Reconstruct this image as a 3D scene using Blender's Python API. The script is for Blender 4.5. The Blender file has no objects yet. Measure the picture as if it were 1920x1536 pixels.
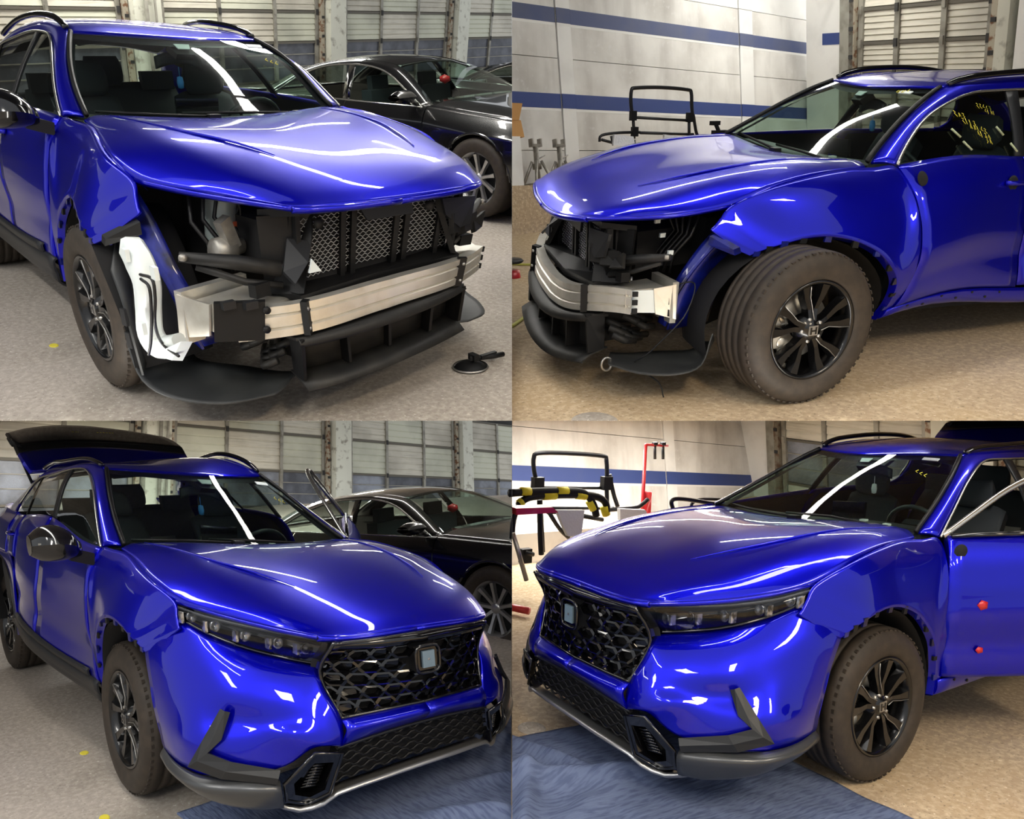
import bpy, bmesh, math, random
import numpy as np
from mathutils import Matrix, Vector

C = bpy.context.scene.collection
random.seed(4)

# ------------------------------------------------------------------ camera, world, exposure
FPX = 1500.0
EYE_Z = 1.86
PITCH = math.atan2(0.028, 0.9985)
sc = bpy.context.scene
cam_d = bpy.data.cameras.new('camera')
cam_d.lens_unit = 'MILLIMETERS'; cam_d.sensor_fit = 'HORIZONTAL'; cam_d.sensor_width = 36.0
cam_d.lens = FPX / 1920.0 * 36.0
cam_d.clip_start = 0.05; cam_d.clip_end = 200
cam_o = bpy.data.objects.new('camera', cam_d); C.objects.link(cam_o)
cam_o.location = (0, 0, EYE_Z)
cam_o.rotation_euler = (math.pi / 2 - PITCH, 0, 0)
sc.camera = cam_o
w = bpy.data.worlds.new('world'); sc.world = w; w.use_nodes = True
w.node_tree.nodes['Background'].inputs[0].default_value = (0.93, 0.96, 1.0, 1)
w.node_tree.nodes['Background'].inputs[1].default_value = 0.6
sc.view_settings.view_transform = 'Standard'
sc.view_settings.look = 'None'
sc.view_settings.gamma = 1.0
sc.view_settings.use_curve_mapping = False
sc.view_settings.exposure = 0.35
sc.cycles.max_bounces = 7
sc.cycles.transparent_max_bounces = 12
sc.cycles.use_denoising = True
CAMS = {
 'TL': ([[0.67435, 0.73816, 0.01932], [0.32524, -0.27343, -0.90524], [-0.66293, 0.61673, -0.42447]], [-1.2174, -0.3883, 4.3346], [[0.9873, -0.0241, -0.0001], [-0.0241, 1.0055, 0.005], [-0.0001, 0.005, 1.0058]]),
 'TR': ([[-0.93138, 0.36372, -0.01545], [0.14973, 0.34407, -0.92693], [-0.33183, -0.86564, -0.37492]], [1.1781, -0.4116, 4.8433], [[1.023, 0.0439, 0.016], [0.0439, 0.9825, -0.0493], [0.016, -0.0493, 0.9842]]),
 'BL': ([[0.67709, 0.73461, -0.04356], [-0.02282, -0.0382, -0.99901], [-0.73555, 0.67741, -0.0091]], [-1.1362, 1.8608, 4.3605], [[1.0133, -0.0005, -0.0113], [-0.0005, 0.9656, -0.0845], [-0.0113, -0.0845, 1.0051]]),
 'BR': ([[-0.84487, 0.53294, 0.04663], [-0.01502, 0.0635, -0.99787], [-0.53476, -0.84377, -0.04564]], [1.205, 1.724, 4.4758], [[1.0258, 0.0024, -0.0221], [0.0024, 0.98, 0.0419], [-0.0221, 0.0419, 0.9885]]),
}
FIT = {
 'TL': ([[-0.57, -0.66, 1.105], [-1.17, -0.505, 1.46], [-1.22, -0.5, 1.495], [-1.17, 0.505, 1.46], [-1.22, 0.5, 1.495], [-0.57, 0.66, 1.105], [0.4, -0.765, 0.965], [1.06, 0.42, 0.905], [-0.58, -0.78, 1.11], [1.024, -0.42, 0.55], [1.024, -0.42, 0.43], [1.024, 0.42, 0.55], [1.024, 0.42, 0.43], [-0.98, 0.0, 1.46], [-0.4, -0.735, 1.112], [0.5, -0.8, 0.865], [0.37, -0.86, 0.77], [1.03, -0.5, 0.4], [1.03, 0.5, 0.4], [1.07, -0.5, 0.195], [1.07, 0.5, 0.195], [-0.03, -0.9, 0.825], [-0.53, -0.885, 0.33]], [[-0.0454, -0.1557, 0.0882], [-0.0265, -0.0919, -0.1515], [0.0266, 0.0882, 0.1588], [0.3476, 0.6876, 0.0899], [-0.3296, -0.6578, -0.106], [-0.0361, -0.0702, -0.0082], [-0.0595, -0.1705, 0.1361], [0.1066, 0.1331, 0.0404], [0.0298, 0.1276, 0.021], [-0.0567, -0.0169, 0.1473], [-0.3463, -0.7613, -0.1922], [-0.2417, -0.3359, -0.1808], [0.4284, 0.6883, 0.3116], [0.0031, 0.019, -0.0295], [0.0152, 0.012, -0.1228], [0.1497, 0.6222, 0.0236], [-0.135, -0.6184, -0.196], [0.4502, 0.7726, -0.0516], [-0.1611, -0.3162, -0.1443], [-0.04, 0.0126, 0.0988], [-0.1142, -0.1223, 0.009], [0.0522, 0.2114, 0.0534], [-0.0259, -0.0449, 0.0506]]),
 'TR': ([[-0.57, 0.66, 1.105], [-1.17, 0.505, 1.46], [-1.17, -0.505, 1.46], [-0.57, -0.66, 1.105], [-1.22, 0.5, 1.495], [-1.22, -0.5, 1.495], [-0.58, 0.78, 1.11], [0.4, 0.765, 0.965], [1.06, -0.42, 0.905], [-0.66, 0.845, 1.055], [-0.56, 0.8, 1.09], [-0.575, 0.895, 0.42], [1.024, 0.42, 0.55], [1.024, 0.42, 0.43], [-1.45, 0.775, 1.135], [-1.58, 0.555, 1.455], [-1.4, 0.875, 0.99], [-1.0, 0.9, 0.42], [-0.03, 0.9, 0.825], [-0.52, 0.895, 0.45], [-0.98, 0.0, 1.46], [0.5, 0.8, 0.865], [0.37, 0.86, 0.77], [1.03, 0.5, 0.4], [1.07, 0.5, 0.195], [-0.6, 0.88, 0.29], [0.29, 0.883, 0.748]], [[-0.0636, 0.0479, 0.1153], [-0.0989, 0.1038, 0.2468], [0.2104, -0.1974, 0.0458], [-0.0189, 0.0142, 0.0108], [0.1416, -0.1541, -0.258], [-0.2375, 0.2208, -0.0355], [0.0427, -0.0017, -0.2136], [-0.1056, 0.0395, 0.0884], [-0.0876, 0.0278, 0.0469], [-0.5038, 0.4347, 0.3466], [0.6185, -0.5816, -0.1884], [-0.5822, 0.6043, 0.0703], [0.0534, 0.0145, -0.1444], [-0.0622, 0.1796, -0.4916], [-0.1365, 0.1961, -0.1827], [-0.0091, -0.0008, 0.0868], [0.1688, -0.2231, 0.126], [-0.0227, 0.0356, -0.0301], [-0.5503, 0.4153, 0.1757], [0.4112, -0.1806, -0.6922], [-0.0011, 0.0066, -0.0448], [0.3667, -0.1858, -0.2134], [-1.7396, 1.2574, 0.2494], [-0.0391, -0.2529, 0.898], [0.0609, 0.0564, -0.2759], [0.2659, -0.5067, 0.579], [1.8938, -1.4211, -0.2287]]),
 'BL': ([[-0.57, -0.66, 1.105], [-1.17, -0.505, 1.46], [-1.22, -0.5, 1.495], [-1.17, 0.505, 1.46], [-1.22, 0.5, 1.495], [-0.57, 0.66, 1.105], [0.4, -0.765, 0.965], [1.06, -0.42, 0.905], [1.06, 0.42, 0.905], [-0.58, -0.78, 1.11], [-1.45, -0.775, 1.135], [-1.58, -0.555, 1.455], [-1.0, -0.9, 0.42], [-1.4, -0.875, 0.99], [-0.03, -0.9, 0.825], [1.063, -0.388, 0.546], [1.063, 0.388, 0.546], [0.98, -0.425, 0.735], [1.07, -0.41, 0.872], [1.07, 0.41, 0.872], [0.434, -0.903, 0.35], [0.43, -0.9, 0.28], [0.29, -0.883, 0.748], [0.46, -0.765, 0.9], [0.93, -0.385, 0.744], [1.08, -0.56, 0.445], [1.085, -0.42, 0.41], [1.04, -0.46, 0.23], [0.95, -0.52, 0.17], [0.975, -0.65, 0.3], [0.79, -0.782, 0.6], [0.76, -0.91, 0.4], [-2.54, -0.74, 1.18], [-0.98, 0.0, 1.46], [1.205, 0.0, 0.77], [1.08, 0.56, 0.445], [0.95, 0.52, 0.17], [-1.5, -0.88, 0.31], [-0.4, -0.735, 1.112]], [[-0.1168, -0.3286, 0.1192], [-0.0248, -0.16, -0.2908], [0.0189, 0.1498, 0.3025], [0.1766, 0.2754, -0.5783], [-0.1941, -0.3202, 0.5684], [-0.0063, -0.0272, -0.017], [-0.0138, -0.0719, -0.0765], [0.3818, 0.8178, 0.267], [-0.1216, -0.0661, 0.1751], [0.0412, 0.111, -0.0685], [-0.036, 0.179, 0.7972], [-0.0063, -0.1395, -0.2773], [0.0387, 0.0854, -0.0413], [0.048, -0.0703, -0.6439], [-0.0744, -0.1743, 0.0629], [0.3502, 0.1038, -0.6194], [0.2964, 0.4102, 0.0726], [-0.1904, -0.0746, 0.3892], [-0.1769, -0.6093, -0.4637], [0.2248, 0.1769, -0.2192], [0.057, 0.1152, 0.0043], [-0.0376, -0.0763, 0.0108], [0.0689, 0.122, -0.1119], [0.0073, 0.0785, 0.1535], [-0.1435, -0.248, -0.0406], [-0.0426, 0.0933, 0.2082], [-0.1057, 0.2597, 0.5529], [-0.1276, -0.5248, -0.3475], [-0.0624, 0.1777, 0.3122], [0.2406, 0.1682, -0.321], [-0.0193, -0.075, -0.0919], [-0.0844, -0.1107, 0.0926], [0.0018, 0.0082, 0.0004], [0.0311, 0.0876, -0.0052], [-0.1835, -0.1839, 0.0983], [-0.3632, -0.5458, -0.1543], [0.0744, 0.1773, 0.1277], [-0.0534, -0.1205, 0.1302], [0.0954, 0.2751, -0.0467]]),
 'BR': ([[-0.57, 0.66, 1.105], [-1.17, 0.505, 1.46], [-1.17, -0.505, 1.46], [-0.57, -0.66, 1.105], [-1.22, 0.5, 1.495], [-1.22, -0.5, 1.495], [-0.58, 0.78, 1.11], [0.4, 0.765, 0.965], [1.06, 0.42, 0.905], [1.06, -0.42, 0.905], [-0.56, 0.8, 1.09], [1.063, 0.388, 0.546], [1.063, -0.388, 0.546], [0.98, 0.425, 0.735], [1.07, 0.41, 0.872], [1.07, -0.41, 0.872], [0.434, 0.903, 0.35], [0.43, 0.9, 0.28], [0.29, 0.883, 0.748], [0.46, 0.765, 0.9], [0.93, 0.385, 0.744], [1.08, 0.56, 0.445], [1.085, 0.42, 0.41], [1.04, 0.46, 0.23], [0.95, 0.52, 0.17], [0.975, 0.65, 0.3], [0.79, 0.782, 0.6], [0.76, 0.91, 0.4], [1.205, 0.0, 0.77], [1.08, -0.56, 0.445], [0.95, -0.52, 0.17], [-0.98, 0.0, 1.46]], [[-0.0971, 0.1268, 0.1253], [-0.1745, 0.2665, 0.4128], [-0.2733, 0.344, 0.1877], [0.0278, -0.0283, -0.0335], [0.1602, -0.2478, -0.3894], [0.233, -0.2909, -0.1698], [-0.0633, 0.0116, 0.2489], [-0.5279, 0.4627, 0.6676], [0.0777, -0.1467, 0.2462], [-0.059, -0.0803, 0.4373], [0.1854, -0.1666, -0.4221], [0.2735, -0.0479, -0.3817], [0.3526, -0.3202, 0.1561], [-0.6796, 0.2591, 0.8397], [0.3255, -0.0591, -0.547], [0.2112, -0.0194, -0.4579], [0.146, -0.0503, -0.1582], [-0.0692, -0.0266, 0.1479], [-0.0006, -0.0121, 0.0386], [0.5458, -0.4708, -0.7262], [0.1387, -0.0389, -0.2501], [-0.2369, -0.1516, 0.6056], [0.1977, 0.104, -0.4406], [-0.2488, -0.0351, 0.4507], [-0.0945, 0.0942, 0.0062], [0.472, -0.1212, -0.6308], [0.0588, 0.0206, -0.1266], [-0.2981, 0.1895, 0.2732], [-0.3145, 0.1879, 0.0913], [-0.519, 0.477, -0.2486], [0.1737, -0.1856, 0.1402], [0.04, -0.0521, -0.0506]]),
}
WALL = {
 'TL': ([[-0.209, 0.12, 0.971], [0.978, 0.005, 0.21], [0.021, 0.993, -0.118]], [-11.399, 3.689, -0.312]),
 'TR': ([[-0.959, -0.001, -0.283], [-0.277, -0.203, 0.939], [-0.058, 0.979, 0.194]], [0.879, -4.227, 0.422]),
 'BL': ([[-0.148, -0.112, 0.983], [0.98, 0.114, 0.161], [-0.13, 0.987, 0.093]], [-10.777, 3.202, -0.89]),
 'BR': ([[-0.976, -0.034, -0.216], [-0.205, -0.205, 0.957], [-0.077, 0.978, 0.193]], [-1.622, -4.685, -0.396]),
}

# ------------------------------------------------------------------ frames
# Four bays of the garage, two up, two down. Each bay has its own floor frame:
# origin under the front axle of its car, x along the car, y to the car's left, z up.
W3 = Matrix.Rotation(-PITCH, 4, 'X')          # camera axes -> world axes
CAM2W = Matrix.Translation((0, 0, EYE_Z)) @ W3 @ Matrix(((1, 0, 0, 0), (0, 0, 1, 0), (0, -1, 0, 0), (0, 0, 0, 1)))
def m4(R, t):
    M = Matrix.Identity(4)
    for i in range(3):
        for j in range(3): M[i][j] = R[i][j]
        M[i][3] = t[i]
    return M
ROOM = {q: CAM2W @ m4(CAMS[q][0], CAMS[q][1]) for q in CAMS}
WALLM = {q: ROOM[q] @ m4(*WALL[q]) for q in WALL}
CTR = np.array([0, 0, .4])
class Fit:
    """small body adjustments of one car, so that its panels sit as they do in the photograph"""
    def __init__(s, q):
        s.A = np.array(CAMS[q][2]); s.P = np.array(FIT[q][0]); s.W = np.array(FIT[q][1])
    def __call__(s, V):
        V = np.asarray(V, float).reshape(-1, 3)
        K = np.exp(-((V[:, None] - s.P[None]) ** 2).sum(-1) / (2 * .45 ** 2))
        return CTR + (V - CTR) @ s.A.T + K @ s.W
def idt(V): return np.asarray(V, float).reshape(-1, 3)
def at(q, u, v, z=None, x=None, y=None):
    """pixel of the photograph -> point of the bay on the plane z=, x= or y="""
    M = ROOM[q].inverted(); o = M @ Vector((0, 0, EYE_Z))
    d = (M.to_3x3() @ CAM2W.to_3x3()) @ Vector(((u - 960) / FPX, (v - 768) / FPX, 1))
    if z is not None: k = (z - o.z) / d.z
    elif x is not None: k = (x - o.x) / d.x
    else: k = (y - o.y) / d.y
    return tuple(o + d * k)

# ------------------------------------------------------------------ mesh building
class MB:
    def __init__(s): s.v = []; s.f = []; s.sm = []
    def add(s, V, F, smooth=False):
        n = len(s.v); s.v += [tuple(map(float, p)) for p in V]; s.f += [tuple(n + i for i in f) for f in F]
        s.sm += [smooth] * len(F); return s
    def box(s, c, d, R=None):
        x, y, z = [k / 2 for k in d]
        P = [(-x, -y, -z), (x, -y, -z), (x, y, -z), (-x, y, -z), (-x, -y, z), (x, -y, z), (x, y, z), (-x, y, z)]
        if R is not None: P = [tuple(R @ Vector(p)) for p in P]
        P = [(p[0] + c[0], p[1] + c[1], p[2] + c[2]) for p in P]
        return s.add(P, [(0, 3, 2, 1), (4, 5, 6, 7), (0, 1, 5, 4), (1, 2, 6, 5), (2, 3, 7, 6), (3, 0, 4, 7)])
    def bb(s, a, b):
        return s.box([(a[i] + b[i]) / 2 for i in range(3)], [abs(a[i] - b[i]) for i in range(3)])
    def tube(s, path, r, n=8, close=False, cap=True):
        P = [Vector(p) for p in path]; m = len(P); V = []; F = []
        up = Vector((0, 0, 1)); prev = None
        for i, p in enumerate(P):
            a = P[(i - 1) % m] if (close or i > 0) else p
            b = P[(i + 1) % m] if (close or i < m - 1) else p
            t = (b - a); t = t.normalized() if t.length > 1e-9 else Vector((1, 0, 0))
            if prev is None:
                h = up if abs(t.z) < .9 else Vector((1, 0, 0)); nrm = t.cross(h).normalized()
            else:
                nrm = prev - t * prev.dot(t)
                nrm = nrm.normalized() if nrm.length > 1e-6 else t.orthogonal().normalized()
            prev = nrm; bn = t.cross(nrm)
            rr = r[i] if isinstance(r, (list, tuple)) else r
            for k in range(n):
                a_ = 2 * math.pi * k / n
                V.append(p + (nrm * math.cos(a_) + bn * math.sin(a_)) * rr)
        for i in range(m if close else m - 1):
            j = (i + 1) % m
            for k in range(n):
                k2 = (k + 1) % n
                F.append((i * n + k, i * n + k2, j * n + k2, j * n + k))
        if cap and not close: F.append(tuple(range(n - 1, -1, -1))); F.append(tuple((m - 1) * n + k for k in range(n)))
        return s.add(V, F, True)
    def poly(s, pts, off, smooth=False):
        """polygon (3D points) thickened by the vector off"""
        n = len(pts); a = [tuple(p) for p in pts]; b = [tuple(p[i] + off[i] for i in range(3)) for p in pts]
        F = [tuple(range(n)), tuple(range(2 * n - 1, n - 1, -1))] + [(i, i + n, (i + 1) % n + n, (i + 1) % n) for i in range(n)]
        return s.add(a + b, F, smooth)
    def lathe(s, prof, n=48, axis='y', c=(0, 0, 0), smooth=True, closed=False):
        V = []; F = []; m = len(prof)
        for k in range(n):
            a = 2 * math.pi * k / n
            for r, h in prof:
                if axis == 'y': V.append((c[0] + r * math.cos(a), c[1] + h, c[2] + r * math.sin(a)))
                elif axis == 'z': V.append((c[0] + r * math.cos(a), c[1] + r * math.sin(a), c[2] + h))
                else: V.append((c[0] + h, c[1] + r * math.cos(a), c[2] + r * math.sin(a)))
        for k in range(n):
            k2 = (k + 1) % n
            for i in range(m if closed else m - 1):
                j = (i + 1) % m
                F.append((k * m + i, k * m + j, k2 * m + j, k2 * m + i))
        return s.add(V, F, smooth)
    def grid(s, G, thick=0, out=None, smooth=True):
        """G: (m,n,3) array; thick: inward thickness"""
        G = np.asarray(G, float); m, n, _ = G.shape
        F = [(i * n + j, i * n + j + 1, (i + 1) * n + j + 1, (i + 1) * n + j) for i in range(m - 1) for j in range(n - 1)]
        if thick == 0: return s.add(G.reshape(-1, 3), F, smooth)
        du = np.gradient(G, axis=0); dv = np.gradient(G, axis=1)
        N = np.cross(du, dv); L = np.linalg.norm(N, axis=2, keepdims=True); N = N / np.maximum(L, 1e-9)
        if out is not None and (N.reshape(-1, 3).mean(0) @ np.asarray(out, float)) < 0: N = -N
        H = G - N * thick
        V = np.vstack([G.reshape(-1, 3), H.reshape(-1, 3)]); k = m * n
        F2 = [tuple(k + i for i in reversed(f)) for f in F]
        ed = [(i, 0, i + 1, 0) for i in range(m - 1)] + [(i + 1, n - 1, i, n - 1) for i in range(m - 1)] + [(0, j + 1, 0, j) for j in range(n - 1)] + [(m - 1, j, m - 1, j + 1) for j in range(n - 1)]
        F3 = []
        for a, b, c, d in ed:
            p, r = a * n + b, c * n + d
            F3.append((p, r, r + k, p + k))
        nv = len(s.v); s.add(V, F + F2, smooth)
        s.f += [tuple(nv + i for i in f) for f in F3]; s.sm += [False] * len(F3)
        return s

def cr(P, n, closed=False):
    """Catmull-Rom through the points P, n steps per span (linear ends)"""
    P = np.asarray(P, float); m = len(P); out = []
    if m < 3:
        return np.array([P[0] + (P[1] - P[0]) * k / n for k in range(n + 1)])
    E = np.vstack([2 * P[0] - P[1], P, 2 * P[-1] - P[-2]])
    for i in range(m - 1):
        p0, p1, p2, p3 = E[i:i + 4]
        for k in range(n):
            t = k / n
            out.append(.5 * ((2 * p1) + (-p0 + p2) * t + (2 * p0 - 5 * p1 + 4 * p2 - p3) * t * t + (-p0 + 3 * p1 - 3 * p2 + p3) * t ** 3))
    out.append(P[-1]); return np.array(out)
def surf(rows, nu=4, nv=4):
    """bicubic patch through a grid of control points"""
    R = np.array([cr(r, nv) for r in rows])
    return np.array([cr(R[:, j], nu) for j in range(R.shape[1])]).transpose(1, 0, 2)
def flip(G, s):
    G = np.array(G, float); G[..., 1] *= s; return G

def mesh_obj(name, mb, mat, parent=None, matrix=None, fit=None, cut=None, bev=0, link=True):
    V = mb.v
    if fit is not None: V = fit(V).tolist()
    me = bpy.data.meshes.new(name); me.from_pydata([tuple(v) for v in V], [], mb.f)
    me.polygons.foreach_set('use_smooth', mb.sm)
    o = bpy.data.objects.new(name, me)
    if mat is not None: me.materials.append(mat)
    C.objects.link(o)
    M = Matrix.Identity(4)
    if parent is not None:
        o.parent = parent; p = parent; M = parent_world(parent)
    elif matrix is not None: o.matrix_world = matrix; M = matrix
    o['_m'] = 0; del o['_m']
    if cut is not None:
        bm = bmesh.new(); bm.from_mesh(me)
        Mi = M.inverted()
        for co, no in CUTS[cut]:
            c2 = Mi @ Vector(co); n2 = (M.to_3x3().transposed() @ Vector(no)).normalized()
            bmesh.ops.bisect_plane(bm, geom=bm.verts[:] + bm.edges[:] + bm.faces[:], dist=1e-5, plane_co=c2, plane_no=n2, clear_outer=True)
        bm.to_mesh(me); bm.free()
    me.update()
    return o
WORLDM = {}
def parent_world(o): return WORLDM.get(o.name, Matrix.Identity(4))
def tag(o, label=None, cat=None, group=None, kind=None):
    if label: o['label'] = label
    if cat: o['category'] = cat
    if group: o['group'] = group
    if kind: o['kind'] = kind
    return o
def thing(name, M, label, cat, group=None, kind=None):
    o = bpy.data.objects.new(name, None); C.objects.link(o); o.empty_display_size = .1
    o.matrix_world = M; WORLDM[o.name] = M.copy()
    return tag(o, label, cat, group, kind)
def part(name, mb, mat, parent, **k):
    o = mesh_obj(name, mb, mat, parent, **k); WORLDM[o.name] = parent_world(parent); return o
def copy_tree(o, M=None, parent=None):
    c = o.copy(); C.objects.link(c)
    if parent is not None: c.parent = parent
    if M is not None: c.matrix_world = M; WORLDM[c.name] = M
    for ch in list(o.children): copy_tree(ch, None, c)
    return c
STROKES = ([(0, 0), (0, 1)], [(0, 1), (.5, .8), (0, .5), (.6, 0)], [(.1, .9), (.6, .9), (.3, .5), (.6, .3), (.1, 0)], [(.5, 1), (0, .5), (.6, .4)], [(.1, .2), (.3, .9), (.6, .1)])
def scribble(name, o, ax, ay, n, size, parent, fit, seed=1, mat_=None):
    """a short line of hand-drawn marker strokes, too rough to read"""
    rnd = random.Random(seed); mb = MB(); o, ax, ay = Vector(o), Vector(ax), Vector(ay)
    for k in range(n):
        st = STROKES[rnd.randrange(5)]; x0 = k * size * .8
        mb.tube([tuple(o + ax * (x0 + p[0] * size * .7) + ay * (p[1] * size + rnd.uniform(-.1, .1) * size)) for p in st], size * .055, 4)
    x = part(name, mb, mat_ or YEL2, parent, fit=fit); x['kind'] = 'stuff'; return x
# partition plane between left and right bays (x=0) and slab plane between the storeys (through the eye)
SLAB_N = W3.to_3x3() @ Vector((0, 0.014, 1)).normalized()     # y_img = 789
PI_SLAB = ((0, 0, EYE_Z), tuple(SLAB_N))
CUTS = {'TL': [((-.0006, 0, 0), (1, 0, 0)), ((0, 0, EYE_Z), tuple(-SLAB_N))], 'TR': [((.0006, 0, 0), (-1, 0, 0)), ((0, 0, EYE_Z), tuple(-SLAB_N))],
        'BL': [((-.0006, 0, 0), (1, 0, 0)), ((0, 0, EYE_Z + .001), tuple(SLAB_N))],
        'BR': [((.0006, 0, 0), (-1, 0, 0)), ((0, 0, EYE_Z + .001), tuple(SLAB_N))]}

# ------------------------------------------------------------------ materials
def mat(name, col, rough=.5, metal=0, coat=0, coat_r=.03, noise=None, bump=None, spec=.5, emit=None, alpha=None, trans=0):
    m = bpy.data.materials.new(name); m.use_nodes = True; nt = m.node_tree; b = nt.nodes['Principled BSDF']
    b.inputs['Base Color'].default_value = (*col, 1); b.inputs['Roughness'].default_value = rough
    b.inputs['Metallic'].default_value = metal; b.inputs['Coat Weight'].default_value = coat; b.inputs['Coat Roughness'].default_value = coat_r
    b.inputs['Specular IOR Level'].default_value = spec
    b.inputs['Transmission Weight'].default_value = trans
    if emit: b.inputs['Emission Color'].default_value = (*emit[0], 1); b.inputs['Emission Strength'].default_value = emit[1]
    if alpha is not None: b.inputs['Alpha'].default_value = alpha
    if noise or bump:
        tc = nt.nodes.new('ShaderNodeTexCoord')
    if noise:   # list of (scale, detail, lo, hi, colour, factor): layers mixed over the base
        prev = None
        base = nt.nodes.new('ShaderNodeRGB'); base.outputs[0].default_value = (*col, 1); prev = base.outputs[0]
        for sc_, det, lo, hi, c2, fac in noise:
            n = nt.nodes.new('ShaderNodeTexNoise'); n.inputs['Detail'].default_value = det
            if isinstance(sc_, tuple):
                mp = nt.nodes.new('ShaderNodeMapping'); mp.inputs['Scale'].default_value = sc_
                nt.links.new(tc.outputs['Object'], mp.inputs[0]); nt.links.new(mp.outputs[0], n.inputs['Vector']); n.inputs['Scale'].default_value = 1
            else:
                nt.links.new(tc.outputs['Object'], n.inputs['Vector']); n.inputs['Scale'].default_value = sc_
            r = nt.nodes.new('ShaderNodeMapRange'); r.inputs[1].default_value = lo; r.inputs[2].default_value = hi; r.inputs[4].default_value = fac
            nt.links.new(n.outputs['Fac'], r.inputs[0])
            x = nt.nodes.new('ShaderNodeMix'); x.data_type = 'RGBA'
            nt.links.new(r.outputs[0], x.inputs[0]); nt.links.new(prev, x.inputs[6]); x.inputs[7].default_value = (*c2, 1)
            prev = x.outputs[2]
        nt.links.new(prev, b.inputs['Base Color'])
    if bump:    # (scale, strength, distance, detail)
        n = nt.nodes.new('ShaderNodeTexNoise'); n.inputs['Detail'].default_value = bump[3]
        if isinstance(bump[0], tuple):
            mp = nt.nodes.new('ShaderNodeMapping'); mp.inputs['Scale'].default_value = bump[0]
            nt.links.new(tc.outputs['Object'], mp.inputs[0]); nt.links.new(mp.outputs[0], n.inputs['Vector']); n.inputs['Scale'].default_value = 1
        else:
            nt.links.new(tc.outputs['Object'], n.inputs['Vector']); n.inputs['Scale'].default_value = bump[0]
        bp_ = nt.nodes.new('ShaderNodeBump'); bp_.inputs['Strength'].default_value = bump[1]; bp_.inputs['Distance'].default_value = bump[2]
        nt.links.new(n.outputs['Fac'], bp_.inputs['Height']); nt.links.new(bp_.outputs[0], b.inputs['Normal'])
    return m
def glass_mat(name, tint, ior=1.5, rough=0.0):
    m = bpy.data.materials.new(name); m.use_nodes = True; nt = m.node_tree; nt.nodes.clear()
    o = nt.nodes.new('ShaderNodeOutputMaterial'); mx = nt.nodes.new('ShaderNodeMixShader')
    t = nt.nodes.new('ShaderNodeBsdfTransparent'); t.inputs[0].default_value = (*tint, 1)
    g = nt.nodes.new('ShaderNodeBsdfGlossy'); g.inputs['Roughness'].default_value = rough
    f = nt.nodes.new('ShaderNodeFresnel'); f.inputs[0].default_value = ior
    # thin pane: the same reflectance whichever side of the sheet is seen
    ge = nt.nodes.new('ShaderNodeNewGeometry'); mr = nt.nodes.new('ShaderNodeMapRange'); mr.inputs[3].default_value = ior; mr.inputs[4].default_value = 1 / ior
    nt.links.new(ge.outputs['Backfacing'], mr.inputs[0]); nt.links.new(mr.outputs[0], f.inputs[0])
    nt.links.new(f.outputs[0], mx.inputs[0]); nt.links.new(t.outputs[0], mx.inputs[1]); nt.links.new(g.outputs[0], mx.inputs[2])
    nt.links.new(mx.outputs[0], o.inputs[0]); return m
def emis(name, col, s):
    m = bpy.data.materials.new(name); m.use_nodes = True; nt = m.node_tree; nt.nodes.clear()
    o = nt.nodes.new('ShaderNodeOutputMaterial'); e = nt.nodes.new('ShaderNodeEmission'); e.inputs[0].default_value = (*col, 1); e.inputs[1].default_value = s
    nt.links.new(e.outputs[0], o.inputs[0]); return m
PAINT = mat('blue_paint', (.0005, .001, .47), .33, .7, .8, .012, spec=.15)
INNERBLUE = mat('blue_body_inner', (.002, .008, .20), .4, .2, .4, noise=[(9, 4, .46, .6, (.001, .001, .012), .9)])
BLACKPAINT = mat('black_paint', (.0025, .0025, .003), .25, 0, 1.0, .02)
GLOSSBLK = mat('gloss_black', (.003, .003, .0035), .12, 0, .6)
PLASTIC = mat('black_plastic', (.006, .006, .0065), .5, spec=.3)
PLASTIC2 = mat('dusty_black_plastic', (.014, .014, .014), .5, noise=[(9, 4, .45, .8, (.05, .047, .042), .6)], spec=.3)
GREYPL = mat('grey_cladding', (.016, .017, .019), .42, spec=.35)
SATIN = mat('satin_grey_trim', (.075, .078, .082), .3, .5)
SILVER = mat('silver_trim', (.42, .42, .42), .3, .8)
CHROME = mat('bright_trim', (.55, .54, .50), .22, .9)
ALU = mat('aluminium', (.74, .72, .66), .38, .75, noise=[(14, 4, .45, .8, (.5, .45, .35), .5)])
ALUDK = mat('cast_aluminium', (.42, .40, .36), .45, .7, noise=[(20, 4, .4, .7, (.2, .19, .17), .6)])
TYRE = mat('tyre_rubber', (.034, .027, .021), .62, spec=.35, noise=[(22, 4, .4, .8, (.07, .052, .038), .6)])
RIMBLK = mat('black_wheel', (.004, .004, .0045), .26, .3, .4)
STEEL = mat('brushed_steel', (.45, .44, .42), .35, .9)
WHITEPL = mat('white_tank_plastic', (.74, .80, .80), .35, spec=.4)
BOTTLE = mat('translucent_bottle_plastic', (.33, .38, .37), .35)
ORANGE = mat('orange_label', (.8, .16, .06), .5)
YELLOW = mat('yellow_paint', (.85, .72, .02), .5)
YEL2 = mat('yellow_marker', (.75, .65, .06), .6)
RED = mat('red_paint', (.52, .015, .02), .35, coat=.4)
WHITE = mat('white', (.78, .79, .8), .6)
TOWEL = mat('white_towel', (.80, .82, .86), .9, bump=(60, .5, .01, 3))
DARKSTEEL = mat('black_steel_tube', (.018, .018, .02), .35, .4)
SEAT = mat('seat_fabric', (.03, .036, .042), .8)
SEATGREY = mat('seat_light_insert', (.30, .30, .27), .8)
DASH = mat('dashboard', (.012, .016, .018), .5)
GLASS = glass_mat('windscreen_glass', (.66, .78, .72), 1.5)
SIDEGLASS = glass_mat('side_glass', (.42, .46, .43), 1.6)
LENS = glass_mat('lamp_lens', (.75, .76, .78), 1.5)
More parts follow.
